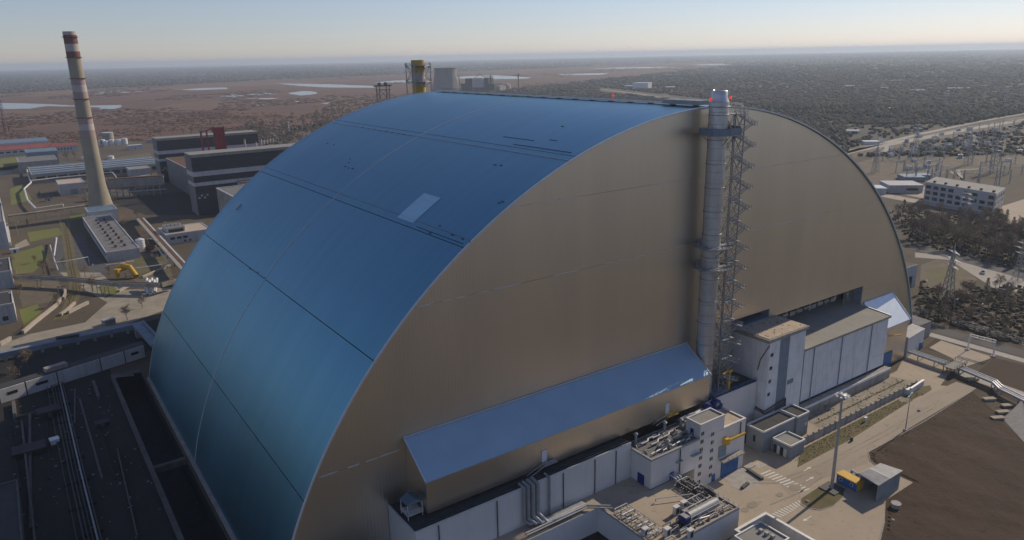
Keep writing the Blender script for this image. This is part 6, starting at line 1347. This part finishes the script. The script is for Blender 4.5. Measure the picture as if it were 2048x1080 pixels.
# fallen beams and low kerbs on the shaded floor
for k,(x0,y0,x1,y1,w_) in enumerate(((160,800,205,960,.6),(175,790,232,960,.5),(60,830,62,1060,.8),(90,800,100,960,.5),(235,900,275,1075,.4),(20,860,40,980,.7),(150,780,150,850,.5))):
    a,b_ = G(x0,y0),G(x1,y1); tag(MB().bar((a.x,a.y,.35),(b_.x,b_.y,.35),w_,.7).build('kerb_beam','shade_ground' if k%2 else 'shade_concrete'),('longest','second-longest','left','far-left','trench-side','outermost','short')[k]+' low beam lying along the shaded floor beside the arch','beam','low beams on the shaded floor')
rs2 = random.Random(77)
deb = MB()
for _ in range(150):
    x,y = rs2.uniform(-188,-152.5),rs2.uniform(20,172); s_ = rs2.uniform(.2,.9); deb.obox((x,y,.02),s_,s_*rs2.uniform(.3,1.2),rs2.uniform(.08,.4),rs2.uniform(0,3))
kind(deb.build('rubble','grey_roof'),'stuff')
deb = MB()
for _ in range(260):                                  # pebbles and clods along the field edge and apron
    x = rs2.uniform(34,104); y = -41.2-abs(rs2.gauss(0,3)); s_ = rs2.uniform(.12,.4); deb.obox((x,y,.1),s_,s_*rs2.uniform(.5,1.2),s_*.5,rs2.uniform(0,3))
for _ in range(160):
    x = rs2.uniform(40,97); y = rs2.uniform(-25,-15); s_ = rs2.uniform(.1,.45); deb.obox((x,y,.06),s_,s_*rs2.uniform(.5,1.2),s_*.4,rs2.uniform(0,3))
kind(deb.build('gravel_clods','dirt'),'stuff')
gr = MB()
for _ in range(2600):                                 # tufts of dry grass on verge, island and joints
    r_ = rs2.random()
    if r_ < .6: x,y = rs2.uniform(14,92),rs2.uniform(-32,-26.8)
    elif r_ < .8: x,y = rs2.uniform(40,98),-19.4+rs2.gauss(0,.3)
    else: x,y = rs2.uniform(-4,10),rs2.uniform(-49,-43.5)
    if r_ >= .8 and not inside((x,y),isl): continue
    if r_ < .6 and y < -32.4+(x-14)*.03: continue
    h_ = rs2.uniform(.06,.2); a_ = rs2.uniform(0,6.28); w_ = rs2.uniform(.1,.3); gr.add([(x-w_*math.cos(a_),y-w_*math.sin(a_),.05),(x+w_*math.cos(a_),y+w_*math.sin(a_),.05),(x+rs2.uniform(-.2,.2),y+rs2.uniform(-.2,.2),.05+h_)],[(0,1,2)])
kind(gr.build('grass_tufts','grass'),'stuff')
# tyre tracks worn into yard and road
for k,(pts,w_) in enumerate((([(1500,960),(1560,960),(1640,930),(1760,868),(1880,800)],.5),([(1505,966),(1566,966),(1650,935),(1770,872),(1890,803)],.5),([(1540,1010),(1600,985),(1680,930)],.4))):
    road_strip('tyre_track',[tuple(G(x,y)[:2]) for x,y in pts],w_,.066+.002*k,'yard_old')
# stains on the yard
for k,(x,y,r_) in enumerate(((1590,975,2.2),(1450,1000,1.6),(1505,1010,1.9),(1640,945,1.5),(1810,800,2.6),(1560,990,1.2),(1490,1020,1.4))):
    p_ = G(x,y); poly = [(p_.x+r_*math.cos(t)*(1+.3*mnoise.noise((math.cos(t)*2,math.sin(t)*2,k))),p_.y+.7*r_*math.sin(t)*(1+.3*mnoise.noise((math.cos(t)*2+5,math.sin(t)*2,k)))) for t in np.linspace(0,6.28,18)[:-1]]; struct('stain',poly,.074+.001*k,'yard_old')
# more pipework on the terrace
for k in range(14):
    x,y = -56.5+rs2.uniform(0,24),-41+rs2.uniform(0,4.5); l_ = rs2.uniform(1.5,4); m_ = rs2.choice(('galv','pipe_pale','steel_dark'))
    tag(MB().path([(x,y,7.5),(x,y,8.3+rs2.random()),(x+l_,y+rs2.uniform(-.3,.3),8.3+rs2.random()),(x+l_,y,7.5)],rs2.uniform(.1,.28),6).build('pipe_loop',m_),'small pipe loop in the clutter at the terrace front','pipe','pipe loops on the terrace front')
for k in range(10):
    x,y = -35.5+rs2.uniform(0,4.5),-37+rs2.uniform(0,11); tag(MB().path([(x,y,7.5),(x,y,8.6+rs2.random()),(x+.3,y+2,8.9),(x+.3,y+2.2,7.5)],rs2.uniform(.12,.3),6).build('pipe_loop','steel_dark' if k%2 else 'galv'),'small pipe loop in the dark clutter at the right terrace rim','pipe','pipe loops on the right terrace rim')
for k in range(12):
    x,y = -40.8+rs2.uniform(0,17),-20.5+rs2.uniform(0,8); tag(MB().path([(x,y,BH+.1),(x,y,BH+.7+rs2.random()),(x+rs2.uniform(-2,2),y+rs2.uniform(-1,1.5),BH+1),(x+rs2.uniform(-2,2),y+1.2,BH+.15)],rs2.uniform(.1,.25),6).build('roof_pipe','galv'),'thin grey pipe among the plant on the service building roof','pipe','thin pipes on the service roof')
# lamp posts left
LPp = [('pole',MB().cyl((0,0,0),(0,0,10),.16,.08,6).mesh('pole','galv')),('arm',MB().bar((0,0,9.9),(1.6,0,10.1),.1).mesh('arm','galv')),('lamp_head',MB().box(1.3,2.2,-.2,.2,9.95,10.15).mesh('lamp_head','lamp_glass'))]
for k,(x,y) in enumerate(((36,470),(92,445),(122,455),(65,330),(140,340),(250,330),(30,620),(190,560),(330,470),(1905,640),(1850,600),(2000,470),(1985,420),(1790,395))):
    p_ = G(x,y); spawn('street_lamp','thin grey lamp post '+('left of the lawn by the tall hall','behind the lawn by the chimney','at the shaded lane by the chimney','beside the far left lawns','in front of the stores','near the tank farm','by the dark-roofed house','under the duct bridge','beside the white two-storey house','inside the mesh fence','left of the nearest pylon','at the right wood edge','before the white office block','before the low white office')[k],'street lamp',None,LPp,(p_.x,p_.y,0),k*.7,1)

# ================================================================ HAZE
hz = bpy.data.materials.new('haze'); hz.use_nodes = True; N = hz.node_tree.nodes; N.remove(N['Principled BSDF'])
vol = N.new('ShaderNodeVolumePrincipled'); vol.inputs['Color'].default_value = (.72,.85,1,1); vol.inputs['Density'].default_value = HAZE; vol.inputs['Anisotropy'].default_value = .25
hz.node_tree.links.new(vol.outputs[0],N['Material Output'].inputs['Volume']); MATS['haze'] = hz
kind(MB().box(-26000,26000,-26000,26000,-11,162).build('haze','haze'),'stuff')
